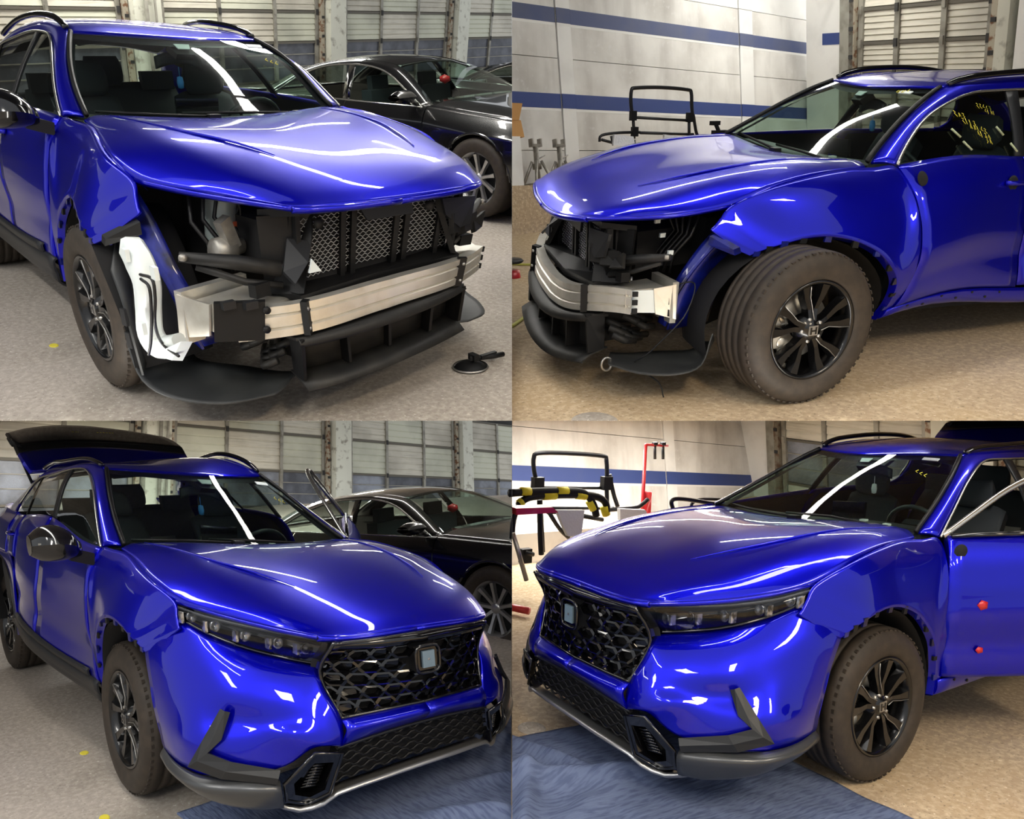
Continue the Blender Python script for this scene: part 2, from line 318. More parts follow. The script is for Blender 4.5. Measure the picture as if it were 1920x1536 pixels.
RUBBERHOSE = mat('black_hose', (.01, .01, .011), .45)
LAMPINNER = mat('lamp_reflector', (.5, .52, .55), .2, .8, noise=[(30, 5, .45, .6, (.02, .02, .022), .9)])
GRILLEPL = mat('grille_gloss', (.002, .002, .0025), .1, 0, .5)
TAG = mat('blue_tag', (.05, .25, .6), .5)
BLANKET = mat('moving_blanket', (.135, .17, .28), .95, noise=[((12, 75, 12), 2, .45, .62, (.06, .08, .16), .6)], bump=((10, 70, 10), .5, .01, 2), spec=.1)
CONC = mat('concrete_floor', (.40, .355, .31), .75, noise=[(1.1, 5, .42, .62, (.30, .26, .215), .7), (34, 5, .42, .7, (.62, .57, .50), .5), (.55, 3, .58, .72, (.13, .115, .10), .55), (70, 3, .60, .70, (.16, .14, .12), .6), (55, 3, .62, .72, (.75, .72, .66), .6)], bump=(40, .15, .01, 4), spec=.3)
CONCTAN = mat('tan_concrete_floor', (.50, .37, .225), .8, noise=[(.7, 5, .42, .62, (.42, .33, .25), .8), (28, 4, .45, .65, (.66, .54, .37), .7), (60, 3, .60, .70, (.17, .13, .085), .7), (45, 3, .62, .72, (.85, .75, .58), .6)], bump=(40, .2, .01, 4), spec=.3)
WALLP = mat('white_painted_wall', (.74, .73, .70), .7, noise=[(1.2, 6, .42, .7, (.42, .40, .37), .75), ((3, .6, 3), 5, .5, .72, (.32, .30, .28), .5), (16, 5, .58, .75, (.70, .70, .69), .6)])
WALLW = mat('clean_white_wall', (.80, .80, .78), .7, noise=[(2, 4, .5, .75, (.55, .54, .53), .5)])
STRIPE = mat('blue_stripe_paint', (.028, .055, .21), .6, noise=[(3, 5, .5, .7, (.04, .065, .2), .5)])
STRIPE2 = mat('faded_blue_stripe_paint', (.075, .095, .20), .7, noise=[(2, 5, .42, .7, (.12, .13, .18), .6)])
DOORP = mat('door_panel_paint', (.60, .575, .49), .55, noise=[(.8, 4, .45, .68, (.27, .25, .21), .7), ((2, 30, 2), 3, .5, .7, (.36, .34, .28), .5)])
DOORP2 = mat('door_panel_greenish', (.58, .59, .48), .55, noise=[(.8, 4, .45, .68, (.30, .30, .25), .7)])
RAILM = mat('door_rail_metal', (.12, .11, .09), .55, .2)
DOORF = mat('door_frame_metal', (.30, .29, .25), .5, .2, noise=[(6, 5, .45, .7, (.13, .12, .10), .7)])
RUST = mat('rusty_track', (.42, .38, .30), .6, .2, noise=[(14, 5, .5, .62, (.16, .06, .02), .9)])
DARKGAP = mat('dark_recess', (.03, .03, .03), .8)
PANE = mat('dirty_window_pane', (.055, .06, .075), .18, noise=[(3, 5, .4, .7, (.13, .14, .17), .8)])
PANEB = mat('dirty_pane_painted_daylight', (.12, .13, .15), .3, noise=[(1.5, 5, .45, .6, (.32, .36, .44), .8), (60, 2, .4, .7, (.22, .22, .23), .6)])  # daylight through the glass is mottled into the pane colour
PLASTER = mat('white_column_paint', (.66, .67, .58), .7, noise=[(7, 5, .55, .68, (.2, .18, .14), .8), (.8, 4, .4, .7, (.45, .44, .38), .6)])
CEILM = mat('ceiling_deck', (.05, .05, .052), .8)
PARTM = mat('partition_sheet', (.32, .31, .29), .7)
TUBE = emis('lamp_tube', (1, .97, .9), 28)
WALLWASH = emis('added_wall_wash', (1, .98, .93), 40)  # added wash light for the far walls
TUBELOW = emis('lamp_strip', (1, .97, .9), 18)
CARD = mat('tan_lampshade', (.55, .30, .11), .8)
HOSE = mat('yellow_hose', (.55, .55, .12), .5)
SHIELD = mat('grey_splash_shield', (.025, .027, .028), .5, noise=[(5, 4, .45, .7, (.06, .063, .063), .6)])
MESHM = mat('radiator_fins', (.45, .46, .47), .4, .5)
LINER = mat('wheel_liner', (.008, .008, .009), .9)
DASHGREEN = mat('reflection_card', (.05, .06, .06), .4)
FILLC = emis('fill_panel_cool', (1, .96, .90), 27)  # added fill light above the camera, out of view
FILLW = emis('fill_panel_warm', (1, .84, .62), 46)  # warm twin of the added fill, over the right bays

# ------------------------------------------------------------------ blue SUV
def yprof(z, t=(.2, .3, .45, .6, .75, .9, 1.0, 1.045, 1.08, 1.14), y=(.85, .885, .90, .906, .905, .888, .862, .842, .80, .772)):
    return float(np.interp(z, t, y))
HR = [  # rows rear -> front, columns centre -> edge
 [(-.44, 0, 1.095), (-.45, .30, 1.105), (-.48, .60, 1.120), (-.455, .68, 1.118), (-.41, .735, 1.110)],
 [(-.1, 0, 1.107), (-.1, .30, 1.113), (-.1, .595, 1.117), (-.1, .69, 1.106), (-.1, .762, 1.085)],
 [(.25, 0, 1.088), (.25, .29, 1.093), (.25, .57, 1.086), (.24, .69, 1.062), (.2, .785, 1.035)],
 [(.55, 0, 1.050), (.55, .28, 1.054), (.54, .54, 1.036), (.49, .66, 1.003), (.40, .762, .967)],
 [(.83, 0, .998), (.825, .25, .998), (.79, .49, .982), (.72, .60, .960), (.64, .672, .936)],
 [(1.03, 0, .942), (1.01, .22, .944), (.96, .42, .938), (.90, .51, .928), (.85, .563, .915)],
 [(1.125, 0, .893), (1.112, .20, .895), (1.075, .35, .899), (1.05, .408, .901), (1.02, .452, .903)]]
def hood(root, fit):
    full = []
    for r in HR:
        full.append([(p[0], -p[1], p[2]) for p in r[::-1]] + r[1:])
    mb = MB().grid(surf(full, 6, 4), .010, (0, 0, 1))
    edge = [tuple(k) for k in HR[-1]]
    for s in (1, -1):
        lip = [[a, (a[0] + .010, a[1], a[2] - .014), (a[0] - .004, a[1], a[2] - .028)] for a in edge]
        mb.grid(flip(surf(lip, 4, 2), s), .006, (1, 0, 0))
        lip = [[e, (e[0] + .005, e[1] + .005, e[2] - .012), (e[0] - .006, e[1] - .005, e[2] - .024)] for e in [r[-1] for r in HR[3:]]]
        mb.grid(flip(surf(lip, 4, 2), s), .006, (.5, .8 * s, 0))
    h = part('hood', mb, PAINT, root, fit=fit)
    for s in (1, -1):     # power-dome crease lines
        cre = cr([(-.46, .585, 1.122), (-.1, .55, 1.118), (.25, .49, 1.094), (.52, .40, 1.060), (.70, .33, 1.026)], 6); cre[:, 1] *= s
        part('hood_crease', MB().tube(cre.tolist(), [.001 + .0055 * math.sin(math.pi * (k + 1) / (len(cre) + 1)) for k in range(len(cre))], 8), PAINT, h, fit=fit)
    return h

FL = [((.30, .885, .742), (.37, .86, .772)), ((.27, .890, .757), (.50, .80, .865)), ((.22, .896, .775), (.455, .785, .915)), ((.16, .9, .792), (.405, .772, .963)),
      ((.08, .9, .812), (.25, .797, 1.022)), ((-.03, .9, .825), (.03, .788, 1.066)), ((-.17, .9, .812), (-.22, .768, 1.103)),
      ((-.30, .9, .77), (-.42, .775, 1.108)), ((-.40, .9, .70), (-.574, .79, 1.098)), ((-.47, .9, .62), (-.576, .877, .94)),
      ((-.50, .9, .53), (-.576, .902, .70)), ((-.525, .892, .42), (-.577, .894, .47)), ((-.53, .885, .31), (-.575, .883, .33))]
def fender(root, fit, s):
    rows = []
    FD = []
    for i in range(len(FL) - 1):
        n_ = 3 if i < 2 else 1
        for k in range(n_):
            FD.append(tuple(tuple(np.array(FL[i][e]) + (np.array(FL[i + 1][e]) - FL[i][e]) * k / n_) for e in (0, 1)))
    FD.append(FL[-1])
    for a, b in FD:
        a = np.array(a); b = np.array(b); wgt = min(1, max(0, (b[2] - .86) / .2)); r = []; fx = min(1, max(.0, (.50 - b[0]) / .35))
        for f, k in ((0, 0), (.05, .006), (.10, .007), (.35, .016), (.62, .022), (.84, .018), (1, 0)):
            p = a + (b - a) * f; p[1] += k * wgt * fx; r.append(p.tolist())
        rows.append(r)
    mb = MB().grid(flip(surf(rows, 5, 3), s), .008, (0, s, 0))
    sh = [[b, (b[0], b[1] - .03, b[2] - .012), (b[0], b[1] - .06, b[2] - .05)] for a, b in FL[3:8]]
    mb.grid(flip(surf(sh, 4, 2), s), 0)
    # inner flange of the arch
    lip = [[a, (a[0] * .97, a[1] - .03, .365 + (a[2] - .365) * .97)] for a, b in FL]
    mb.grid(flip(surf([[l[0], l[1]] for l in lip], 5, 1), s), 0)
    f_ = part('fender', mb, PAINT, root, fit=fit)
    for k, (a, b) in enumerate(FL[1:-1]):
        c_ = np.array(a) * (1, s, 1); part('trim_clip', MB().box(tuple(c_ + np.array([0, -.006 * s, -.008])), (.03, .012, .022 + .008 * (k % 3))), PLASTIC if k % 2 else INNERBLUE, f_, fit=fit)
    return f_

def door_surface(x0, x1, z0=.42, zb0=1.11, zb1=1.13, n=7, s=1, m=13, shift=0):
    rows = []
    for i in range(n):
        x = x0 + (x1 - x0) * i / (n - 1); zt = zb0 + (zb1 - zb0) * i / (n - 1); r = []
        for j in range(m):
            f = j / (m - 1); z = z0 + (zt - z0) * f
            zz = .42 + (1.115 - .42) * f
            y = yprof(zz) - .014 * math.exp(-((zz - .60) / .07) ** 2) - .012 * max(0, -1.6 - x) ** 1.5
            # crisp shoulder line
            if 1.0 < zz < 1.06: y += .004
            r.append((x, y * s + shift * s, z))
        rows.append(r)
    return surf(rows, 2, 3)
DLO = [(-.58, .78, 1.112), (-.74, .725, 1.205), (-.94, .655, 1.32), (-1.14, .597, 1.402), (-1.28, .568, 1.445), (-1.42, .556, 1.462), (-1.76, .552, 1.462), (-2.09, .572, 1.432), (-2.36, .60, 1.392), (-2.52, .65, 1.31), (-2.56, .74, 1.18)]
INN = [(-.50, .70, 1.118), (-.70, .655, 1.222), (-.90, .60, 1.337), (-1.05, .552, 1.42), (-1.17, .51, 1.475), (-1.30, .497, 1.505), (-1.6, .495, 1.522), (-2.0, .50, 1.512), (-2.3, .515, 1.478), (-2.58, .56, 1.40), (-2.80, .60, 1.30)]
def offs(P, dy, dz=0): return [(p[0], p[1] + dy, p[2] + dz) for p in P]
def wheel(root, q, fit, x, s, steer=0):
    c = fit([(x, .925 * s, .365)])[0]; rr = 1.0
    if (x == 0) and (s == (-1 if q[1] == 'L' else 1)):
        c = {'TL': (.06, -.935), 'BL': (-.215, -.835), 'BR': (-.10, .845), 'TR': (.16, 1.05)}[q]; rr = 1.012
    elif q == 'BL' and s < 0: c = (-3.05, -.80)
    th = 'wheel'
    W = Matrix.Translation(Vector((float(c[0]), float(c[1]), .366 * rr))) @ Matrix.Scale(rr, 4) @ Matrix.Rotation(steer, 4, 'Z') @ (Matrix.Identity(4) if s > 0 else Matrix.Scale(1, 4) @ Matrix.Rotation(math.pi, 4, 'Z'))
    f = lambda V: [tuple(W @ Vector(v)) for v in V]
    class A:                                   # outer face at +y in wheel space
        def __call__(s_, V): return np.array(f(V))
    A = A()
    gr = []
    prof = [(.232, -.012), (.238, .004), (.262, .016), (.30, .020), (.332, .012), (.350, -.004), (.359, -.016)]
    y = -.03
    for k in range(4): prof += [(.366, y), (.366, y - .034), (.356, y - .036), (.356, y - .044)]; y -= .046
    prof += [(.366, y), (.361, y - .02), (.35, y - .03), (.31, y - .045), (.26, y - .04), (.235, y - .02)]
    tyre = MB().lathe(prof, 72, 'y')
    for k in range(60):                        # shoulder blocks
        a = 2 * math.pi * k / 60; R = Matrix.Rotation(-a, 3, 'Y')
        tyre.box(tuple(R @ Vector((.3565, 0, 0)) + Vector((0, -.012, 0))), (.007, .016, .018), R)
    t = part('wheel', tyre, TYRE, root, fit=A); t['label'] = 'front wheel with brown-black tyre' if x > -1 else 'rear wheel with brown-black tyre'
    rim = MB().lathe([(.236, -.008), (.236, .006), (.226, .008), (.218, -.006), (.210, -.03), (.205, -.16), (.232, -.19)], 60, 'y')
    part('rim', rim, RIMBLK, t, fit=A)
    for k in range(10):
        a = 2 * math.pi * (k // 2) / 5 + (.17 if k % 2 else -.17) + .3
        R = Matrix.Rotation(-a, 3, 'Y'); a2 = a + (.09 if k % 2 else -.09); R2 = Matrix.Rotation(-a2, 3, 'Y')
        V = []
        for r, wd, y0, y1, RR in ((.035, .022, -.005, -.05, R), (.10, .018, -.012, -.05, R), (.16, .024, -.008, -.045, R2), (.216, .034, -.002, -.035, R2)):
            for (dx, yy) in ((-wd * .6, y0), (wd * .6, y0), (wd, y1), (-wd, y1)):
                V.append(tuple(RR @ Vector((r, yy, dx))))
        F = []
        for i in range(3):
            for j in range(4):
                F.append((i * 4 + j, i * 4 + (j + 1) % 4, i * 4 + 4 + (j + 1) % 4, i * 4 + 4 + j))
        F += [(3, 2, 1, 0), (12, 13, 14, 15)]
        sp = MB().add(V, F)
        part('spoke', sp, RIMBLK, t, fit=A)
        if k in (1, 2, 5, 6):
            e = MB(); e.tube([tuple(R @ Vector((.05, .0, .012))), tuple(R @ Vector((.10, -.008, .011))), tuple(R2 @ Vector((.16, -.004, .014))), tuple(R2 @ Vector((.212, .001, .02)))], .0022, 5)
            part('spoke_edge', e, STEEL, t, fit=A)
    hub = MB().lathe([(0, .004), (.030, .004), (.036, -.002), (.06, -.012), (.075, -.05)], 30, 'y'); part('hub', hub, RIMBLK, t, fit=A)
    em = MB().box((0, .005, 0), (.052, .004, .046)); part('center_cap', em, STEEL, t, fit=A)
    em = MB().box((-.014, .008, 0), (.008, .004, .034)).box((.014, .008, 0), (.008, .004, .034)).box((0, .008, 0), (.024, .004, .007)); 
    bk = part('wheel_badge', em, GLOSSBLK, t, fit=A)
    for k in range(5):
        a = 2 * math.pi * k / 5; 
        part('lug_nut', MB().lathe([(0, .006), (.007, .006), (.009, -.02)], 8, 'y', (.055 * math.cos(a), -.006, .055 * math.sin(a))), STEEL, t, fit=A)
    part('brake_disc', MB().lathe([(.06, -.09), (.155, -.09), (.155, -.115), (.06, -.115)], 40, 'y'), ALUDK, t, fit=A)
    cal = MB(); sx = 1 if s > 0 else -1
    for dz in (-.06, 0, .06):
        cal.lathe([(0, -.055), (.022, -.055), (.026, -.06), (.026, -.12), (0, -.12)], 16, 'y', (sx * (.145 - abs(dz) * .35), 0, dz))
    cal.box((sx * .15, -.09, 0), (.04, .06, .17))
    part('brake_caliper', cal, ALU, t, fit=A)
    part('wheel_back', MB().lathe([(0, -.17), (.20, -.17), (.20, -.172)], 30, 'y'), LINER, t, fit=A)
    return t
def liner(root, fit, x, s):
    """dark wheel housing"""
    rows = []
    for k in range(13):
        a = math.radians(-15 + 210 * k / 12)
        rows.append([(x + .47 * math.cos(a), .885 * s, .365 + .45 * math.sin(a)), (x + .46 * math.cos(a), .60 * s, .365 + .44 * math.sin(a)), (x + .40 * math.cos(a), .52 * s, .365 + .38 * math.sin(a)), (x + .02 * math.cos(a), .50 * s, .365 + .02 * math.sin(a))])
    return part('wheel_liner', MB().grid(surf(rows, 2, 2), 0), LINER, root, fit=fit)

def greenhouse(root, fit, q, sides=(1, -1), open_hatch=False, open_doors=()):
    for s in (1, -1):
        rows = [[a, ((np.array(a) + b) / 2 + np.array([.006, .006, .008])).tolist(), b] for a, b in zip(DLO, INN)]
        part('roof_side_frame', MB().grid(flip(surf(rows, 5, 3), s), .01, (0, s, .3)), PAINT, root, fit=fit)
        # bright strip round the side windows
        ch = cr([(p[0], (p[1] + .008) * s, p[2]) for p in DLO], 5)
        part('window_trim', MB().tube(ch.tolist(), .007, 6), CHROME, root, fit=fit)
        # black strip at the windscreen edge
        ws = cr([(p[0] + .01, (p[1] - .012) * s, p[2] + .003) for p in INN[:5]], 5)
        part('pillar_strip', MB().tube(ws.tolist(), .012, 6), PLASTIC, root, fit=fit)
        # side glass
        if s not in open_doors:
            B0 = (-.60, .776, 1.115); B1 = (-1.45, .774, 1.135)
            top = cr(DLO[:6] + [(-1.54, .555, 1.458)], 3)
            k = len(top); bot = [np.array(B0) + (np.array(B1) - B0) * (i / (k - 1)) for i in range(k)]
            G = np.array([[b + (t_ - b) * f + np.array([0, .012 * math.sin(math.pi * f), 0]) for f in (0, .25, .5, .75, 1)] for b, t_ in zip(bot, top)])
            part('front_side_window', MB().grid(flip(G, s), 0), GLASS, root, fit=fit)
        bp = [[(-1.455, .779, 1.13), (-1.5, .68, 1.30), (-1.55, .562, 1.462)], [(-1.53, .779, 1.132), (-1.575, .68, 1.30), (-1.64, .562, 1.462)]]
        part('door_pillar_cover', MB().grid(flip(surf(bp, 2, 4), s), .01, (0, s, 0)), GREYPL, root, fit=fit)
        B0 = np.array((-1.535, .774, 1.134)); B1 = np.array((-2.15, .776, 1.125)); T = cr([(-1.65, .553, 1.460), (-1.9, .56, 1.45), (-2.09, .572, 1.432), (-2.33, .60, 1.392)], 3)
        k = len(T); G = np.array([[b + (t_ - b) * f + np.array([0, .012 * math.sin(math.pi * f), 0]) for f in (0, .5, 1)] for b, t_ in zip([B0 + (B1 - B0) * i / (k - 1) for i in range(k)], T)])
        part('rear_side_window', MB().grid(flip(G, s), 0), SIDEGLASS, root, fit=fit)
        q3 = [[(-2.17, .777, 1.128), (-2.27, .69, 1.27), (-2.36, .603, 1.388)], [(-2.38, .765, 1.15), (-2.42, .70, 1.25), (-2.47, .628, 1.35)], [(-2.55, .742, 1.18), (-2.545, .70, 1.24), (-2.52, .655, 1.30)]]
        part('quarter_window', MB().grid(flip(surf(q3, 3, 3), s), 0), SIDEGLASS, root, fit=fit)
        q4 = [[(-2.145, .782, 1.126), (-2.24, .69, 1.27), (-2.33, .606, 1.39)], [(-2.175, .782, 1.127), (-2.275, .69, 1.27), (-2.365, .606, 1.386)]]
        part('window_divider', MB().grid(flip(surf(q4, 2, 4), s), .01, (0, s, 0)), PLASTIC, root, fit=fit)
        # D pillar and rear quarter
        dp = [[(-2.36, .60, 1.395), (-2.52, .652, 1.312), (-2.56, .742, 1.18), (-2.5, .79, 1.12)], [(-2.6, .575, 1.39), (-2.75, .64, 1.28), (-2.85, .72, 1.17), (-2.9, .77, 1.10)], [(-2.85, .56, 1.36), (-3.05, .60, 1.24), (-3.18, .66, 1.14), (-3.25, .70, 1.05)]]
        part('rear_pillar', MB().grid(flip(surf(dp, 4, 4), s), .01, (0, s, .2)), PAINT, root, fit=fit)
        qt = []
        for x, sh in ((-2.46, 0), (-2.7, .0), (-3.0, .02), (-3.25, .10), (-3.45, .24)):
            qt.append([(x, (yprof(z) - sh), z + (.01 if z > 1 else 0)) for z in (.84, .9, .97, 1.03, 1.09, 1.12)])
        part('rear_quarter', MB().grid(flip(surf(qt, 5, 3), s), .01, (0, s, 0)), PAINT, root, fit=fit)
        lo = []
        for a_ in range(12):
            a = math.radians(-8 + 196 * a_ / 11); cx, cz = -2.70, .365
            L = (cx - .45 * math.cos(a), .905, cz + .44 * math.sin(a)); O = (cx - .45 * math.cos(a) * 1.0, 0, 0)
            ox = cx - .75 * math.cos(a); oz = min(.84, cz + .75 * math.sin(a)); ox = max(min(ox, -2.46 if a_ > 9 else -2.0), -3.4)
            if a_ > 8: ox = -2.2 + (a_ - 9) * .03
            lo.append([(-2 * cx * 0 + L[0], L[1], L[2]), (ox, yprof(oz) - (.02 if ox < -3.1 else 0), max(.3, oz))])
        # arch opening of the rear wheel: ring from the opening to the panel edge
        ring = []
        for a_ in range(13):
            a = math.radians(-10 + 200 * a_ / 12); cx, cz = -2.70, .365
            rx = cx + .445 * math.cos(a); rz = cz + .44 * math.sin(a)
            ex = max(min(cx + .72 * math.cos(a), -2.16), -3.3); ez = min(.845, max(.30, cz + .62 * math.sin(a)))
            ring.append([(rx, .905, rz), ((rx + ex) / 2, .908, (rz + ez) / 2), (ex, yprof(ez) - (.03 if ex < -3.1 else 0), ez)])
        part('rear_arch_panel', MB().grid(flip(surf(ring, 3, 2), s), .01, (0, s, 0)), PAINT, root, fit=fit)
        part('rear_arch_trim', MB().grid(flip(surf([[r[0], (r[0][0] + (r[2][0] - r[0][0]) * .25, .916, r[0][2] + (r[2][2] - r[0][2]) * .25)] for r in ring], 3, 1), s), .012, (0, s, 0)), GREYPL, root, fit=fit)
        rl = cr([(p[0], (p[1] + .012) * s, p[2]) for p in [(-1.20, .495, 1.492), (-1.28, .50, 1.520), (-1.45, .502, 1.543), (-1.8, .502, 1.551), (-2.15, .512, 1.530), (-2.38, .525, 1.488), (-2.5, .54, 1.45)]], 5)
        rail = MB(); rail.tube(rl.tolist(), .017, 8)
        part('roof_rail', rail, GLOSSBLK, root, fit=fit)
    for s in (1, -1):
        lin = [[(x, (yprof(z) - .05) * s, z) for z in (.45, .7, .9, 1.02, 1.105)] for x in ((-.60, -1.0, -1.48) if s not in open_doors else (-1.56, -1.6, -1.65))]
        part('door_lining', MB().grid(surf(lin, 2, 2), 0), DASH, root, fit=fit)
        lin = [[(x, (yprof(z) - .05) * s, z) for z in (.45, .7, .9, 1.02, 1.10)] for x in (-1.56, -2.2, -2.9)]
        part('rear_door_lining', MB().grid(surf(lin, 2, 2), 0), DASH, root, fit=fit)
        pl = [[(p[0], p[1] - .03, p[2] - .012), (r[0], r[1] - .035, r[2] - .03)] for p, r in zip(DLO, INN)]
        part('pillar_lining', MB().grid(flip(surf(pl, 3, 2), s), 0), DASH, root, fit=fit)
    hl_ = [[(x, y_, z - .035 - .06 * (abs(y_) / .5) ** 2) for y_ in (-.48, -.25, 0, .25, .48)] for x, z in ((-1.12, 1.50), (-1.6, 1.535), (-2.2, 1.525), (-2.75, 1.42))]
    part('headliner', MB().grid(surf(hl_, 3, 3), 0), SEAT, root, fit=fit)
    # windscreen, cowl, roof
    wg = []
    for f in (0, .12, .3, .5, .7, .86, 1):
        bz = np.array([-.49, 0, 1.075]) * (1 - f) + np.array([-1.06, 0, 1.478]) * f
        e = np.array(cr(INN[:5], 20)[int(f * 80)]) - np.array([0, .008, 0]); bul = .028 * math.sin(math.pi * f)
        row = []
        for g in (-1, -.7, -.35, 0, .35, .7, 1):
            k = 1 - abs(g) ** 2
            row.append((e[0] + (bz[0] - e[0]) * k + bul * k * .5, e[1] * g, e[2] + (bz[2] - e[2]) * k + bul * k))
        wg.append(row)
    part('windshield', MB().grid(surf(wg, 3, 3), 0), GLASS, root, fit=fit)
    # black ceramic border of the glass
    bd = MB(); G = surf(wg, 3, 3)
    n = G.shape[1]
    bd.grid(np.array([G[0] + (0.004, 0, .004), G[1] + (0.004, 0, .004)]) - np.array((.012, 0, .012)), 0)
    bd.grid(G[-3:] - np.array((.01, 0, .012)), 0)
    part('windshield_border', bd, PLASTIC, root, fit=fit)
    cw = [[(-.39, g * .70, 1.085 + .012 * abs(g)), (-.43, g * .68, 1.075 + .018 * abs(g)), (-.52, g * .66, 1.072 + .025 * abs(g))] for g in (-1, -.66, -.33, 0, .33, .66, 1)]
    part('cowl_panel', MB().grid(surf(cw, 3, 2), .008, (0, 0, 1)), PLASTIC, root, fit=fit)
    for s, a, b in ((1, (.45, 1.10), (-.18, 1.105)), (-1, (-.05, 1.10), (-.62, 1.12))):
        wp = MB().tube([(-.47, a[0], a[1]), (-.52, (a[0] + b[0]) / 2, 1.112), (-.55, b[0], b[1] + .01)], .008, 6).box((-.455, a[0], 1.10), (.05, .06, .025))
        part('wiper', wp, PLASTIC, root, fit=fit)
    rf = []
    for x, z, e in ((-1.06, 1.478, 1.472), (-1.3, 1.525, 1.505), (-1.7, 1.545, 1.522), (-2.1, 1.535, 1.503), (-2.5, 1.475, 1.43), (-2.85, 1.39, 1.36)):
        ye = float(np.interp(-x, [-p[0] for p in INN], [p[1] for p in INN])) if x < -1.17 else .515
        ze = float(np.interp(-x, [-p[0] for p in INN], [p[2] for p in INN]))
        xe = x - (.10 if x > -1.2 else 0)
        ze = ze if x < -1.17 else 1.473
        rf.append([(xe + (x - xe) * (1 - abs(g) ** 2), ye * g, ze + (z - ze) * (1 - abs(g) ** 2.2)) for g in (-1, -.75, -.4, 0, .4, .75, 1)])
    part('roof', MB().grid(surf(rf, 4, 3), .01, (0, 0, 1)), PAINT, root, fit=fit)
    # cabin
    d = MB(); dg = [[(-.50, g * .66, 1.06), (-.62, g * .70, 1.085), (-.85, g * .70, 1.06), (-.92, g * .70, .98), (-.90, g * .7, .70)] for g in (-1, -.5, 0, .5, 1)]
    d.grid(surf(dg, 3, 3), 0); part('dashboard', d, DASH, root, fit=fit)
    part('dashboard_screen', MB().box((-.88, 0, 1.12), (.02, .22, .10)), GLOSSBLK, root, fit=fit)
    for (px_, py) in ((-.62, .42), (-.66, .25)):
        part('paper_slip', MB().box((px_, py, 1.088), (.03, .035, .012)), WHITE, root, fit=fit)
    sw = MB(); R = Matrix.Rotation(math.radians(-62), 3, 'Y')
    ring_ = [tuple(R @ Vector((.175 * math.cos(a), .175 * math.sin(a), 0)) + Vector((-1.02, .36, 1.0))) for a in [k * math.pi / 12 for k in range(24)]]
    sw.tube(ring_, .014, 7, close=True); sw.box((-1.02, .36, 1.0), (.14, .14, .05), R); sw.tube([(-.9, .36, .95), (-1.02, .36, 1.0)], .03, 8)
    for a in (0, math.pi, -math.pi / 2):
        sw.tube([(-1.02, .36, 1.0), tuple(R @ Vector((.17 * math.sin(a), .17 * math.cos(a), 0)) + Vector((-1.02, .36, 1.0)))], .012, 6)
    part('steering_wheel', sw, DASH, root, fit=fit)
    def seat(x, y, wd, hr=True):
        b = MB()
        bk = [[(x - .02 - f * .16 + .05 * math.sin(math.pi * f), y + g * wd * (1 - .15 * f), .62 + f * .50 + (.03 if abs(g) < .9 else 0)) for g in (-1, -.6, 0, .6, 1)] for f in (0, .35, .7, 1)]
        b.grid(surf(bk, 3, 3), .10, (1, 0, 0)); b.box((x + .22, y, .60), (.5, wd * 2, .14))
        st = part('seat', b, SEAT, root, fit=fit)
        h = MB(); hh = [[(x - .16 + .03 * math.cos(g * 1.2) + dx, y + g * .125 * wz, z) for g in (-1, -.5, 0, .5, 1)] for z, dx, wz in ((1.13, 0, .8), (1.17, .02, 1), (1.26, .02, 1), (1.32, 0, .85))]
        h.grid(surf(hh, 3, 3), .07, (1, 0, 0)); part('headrest', h, SEAT, st, fit=fit)
        pan = MB().grid(surf([[(x - .005 - f * .16 + .05 * math.sin(math.pi * f), y + g * wd * .5, .66 + f * .42) for g in (-1, 0, 1)] for f in (0, .5, 1)], 3, 3), .012, (1, 0, 0))
        part('seat_insert', pan, SEATGREY, st, fit=fit)
    seat(-1.48, .36, .22); seat(-1.48, -.36, .22)
    seat(-2.35, 0, .58); 
    for y in (-.36, .36):
        part('rear_headrest', MB().box((-2.5, y, 1.16), (.07, .22, .12)), SEAT, root, fit=fit)
    part('cabin_floor', MB().bb((-.7, -.78, .38), (-3.3, .78, .42)).bb((-.58, -.80, .40), (-.62, .80, 1.02)), DASH, root, fit=fit)
    mr = MB().tube([(-1.10, 0, 1.435), (-1.07, 0, 1.40)], .012, 6).grid(surf([[(-1.12, y, 1.35 + .03 * (1 - (y / .12) ** 2) + z) for y in (-.12, -.06, 0, .06, .12)] for z in (-.035, .0, .03)], 2, 2), .02, (-1, 0, 0))
    part('rear_view_mirror', mr, DASH, root, fit=fit)
    part('camera_housing', MB().poly([(-1.045, -.07, 1.445), (-1.045, .07, 1.445), (-.98, .045, 1.40), (-.98, -.045, 1.40)], (-.03, 0, -.03)), PLASTIC, root, fit=fit)
    part('camera_window', MB().poly([(-1.035, -.04, 1.447), (-1.035, .04, 1.447), (-1.0, .03, 1.424), (-1.0, -.03, 1.424)], (.004, 0, .004)), WHITEPL, root, fit=fit)
    fr = MB().tube([(-1.12, .0, 1.33), (-1.12, 0, 1.28)], .002, 5).lathe([(0, .035), (.014, .03), (.018, 0), (.014, -.03), (0, -.035)], 10, 'z', (-1.12, 0, 1.245))
    part('air_freshener', fr, TAG if q != 'BR' else WHITE, root, fit=fit)
    part('windshield_sticker', MB().poly([(-1.03, .36, 1.452), (-1.03, .45, 1.446), (-1.005, .45, 1.432), (-1.005, .36, 1.438)], (.004, 0, .004)), WHITEPL, root, fit=fit)

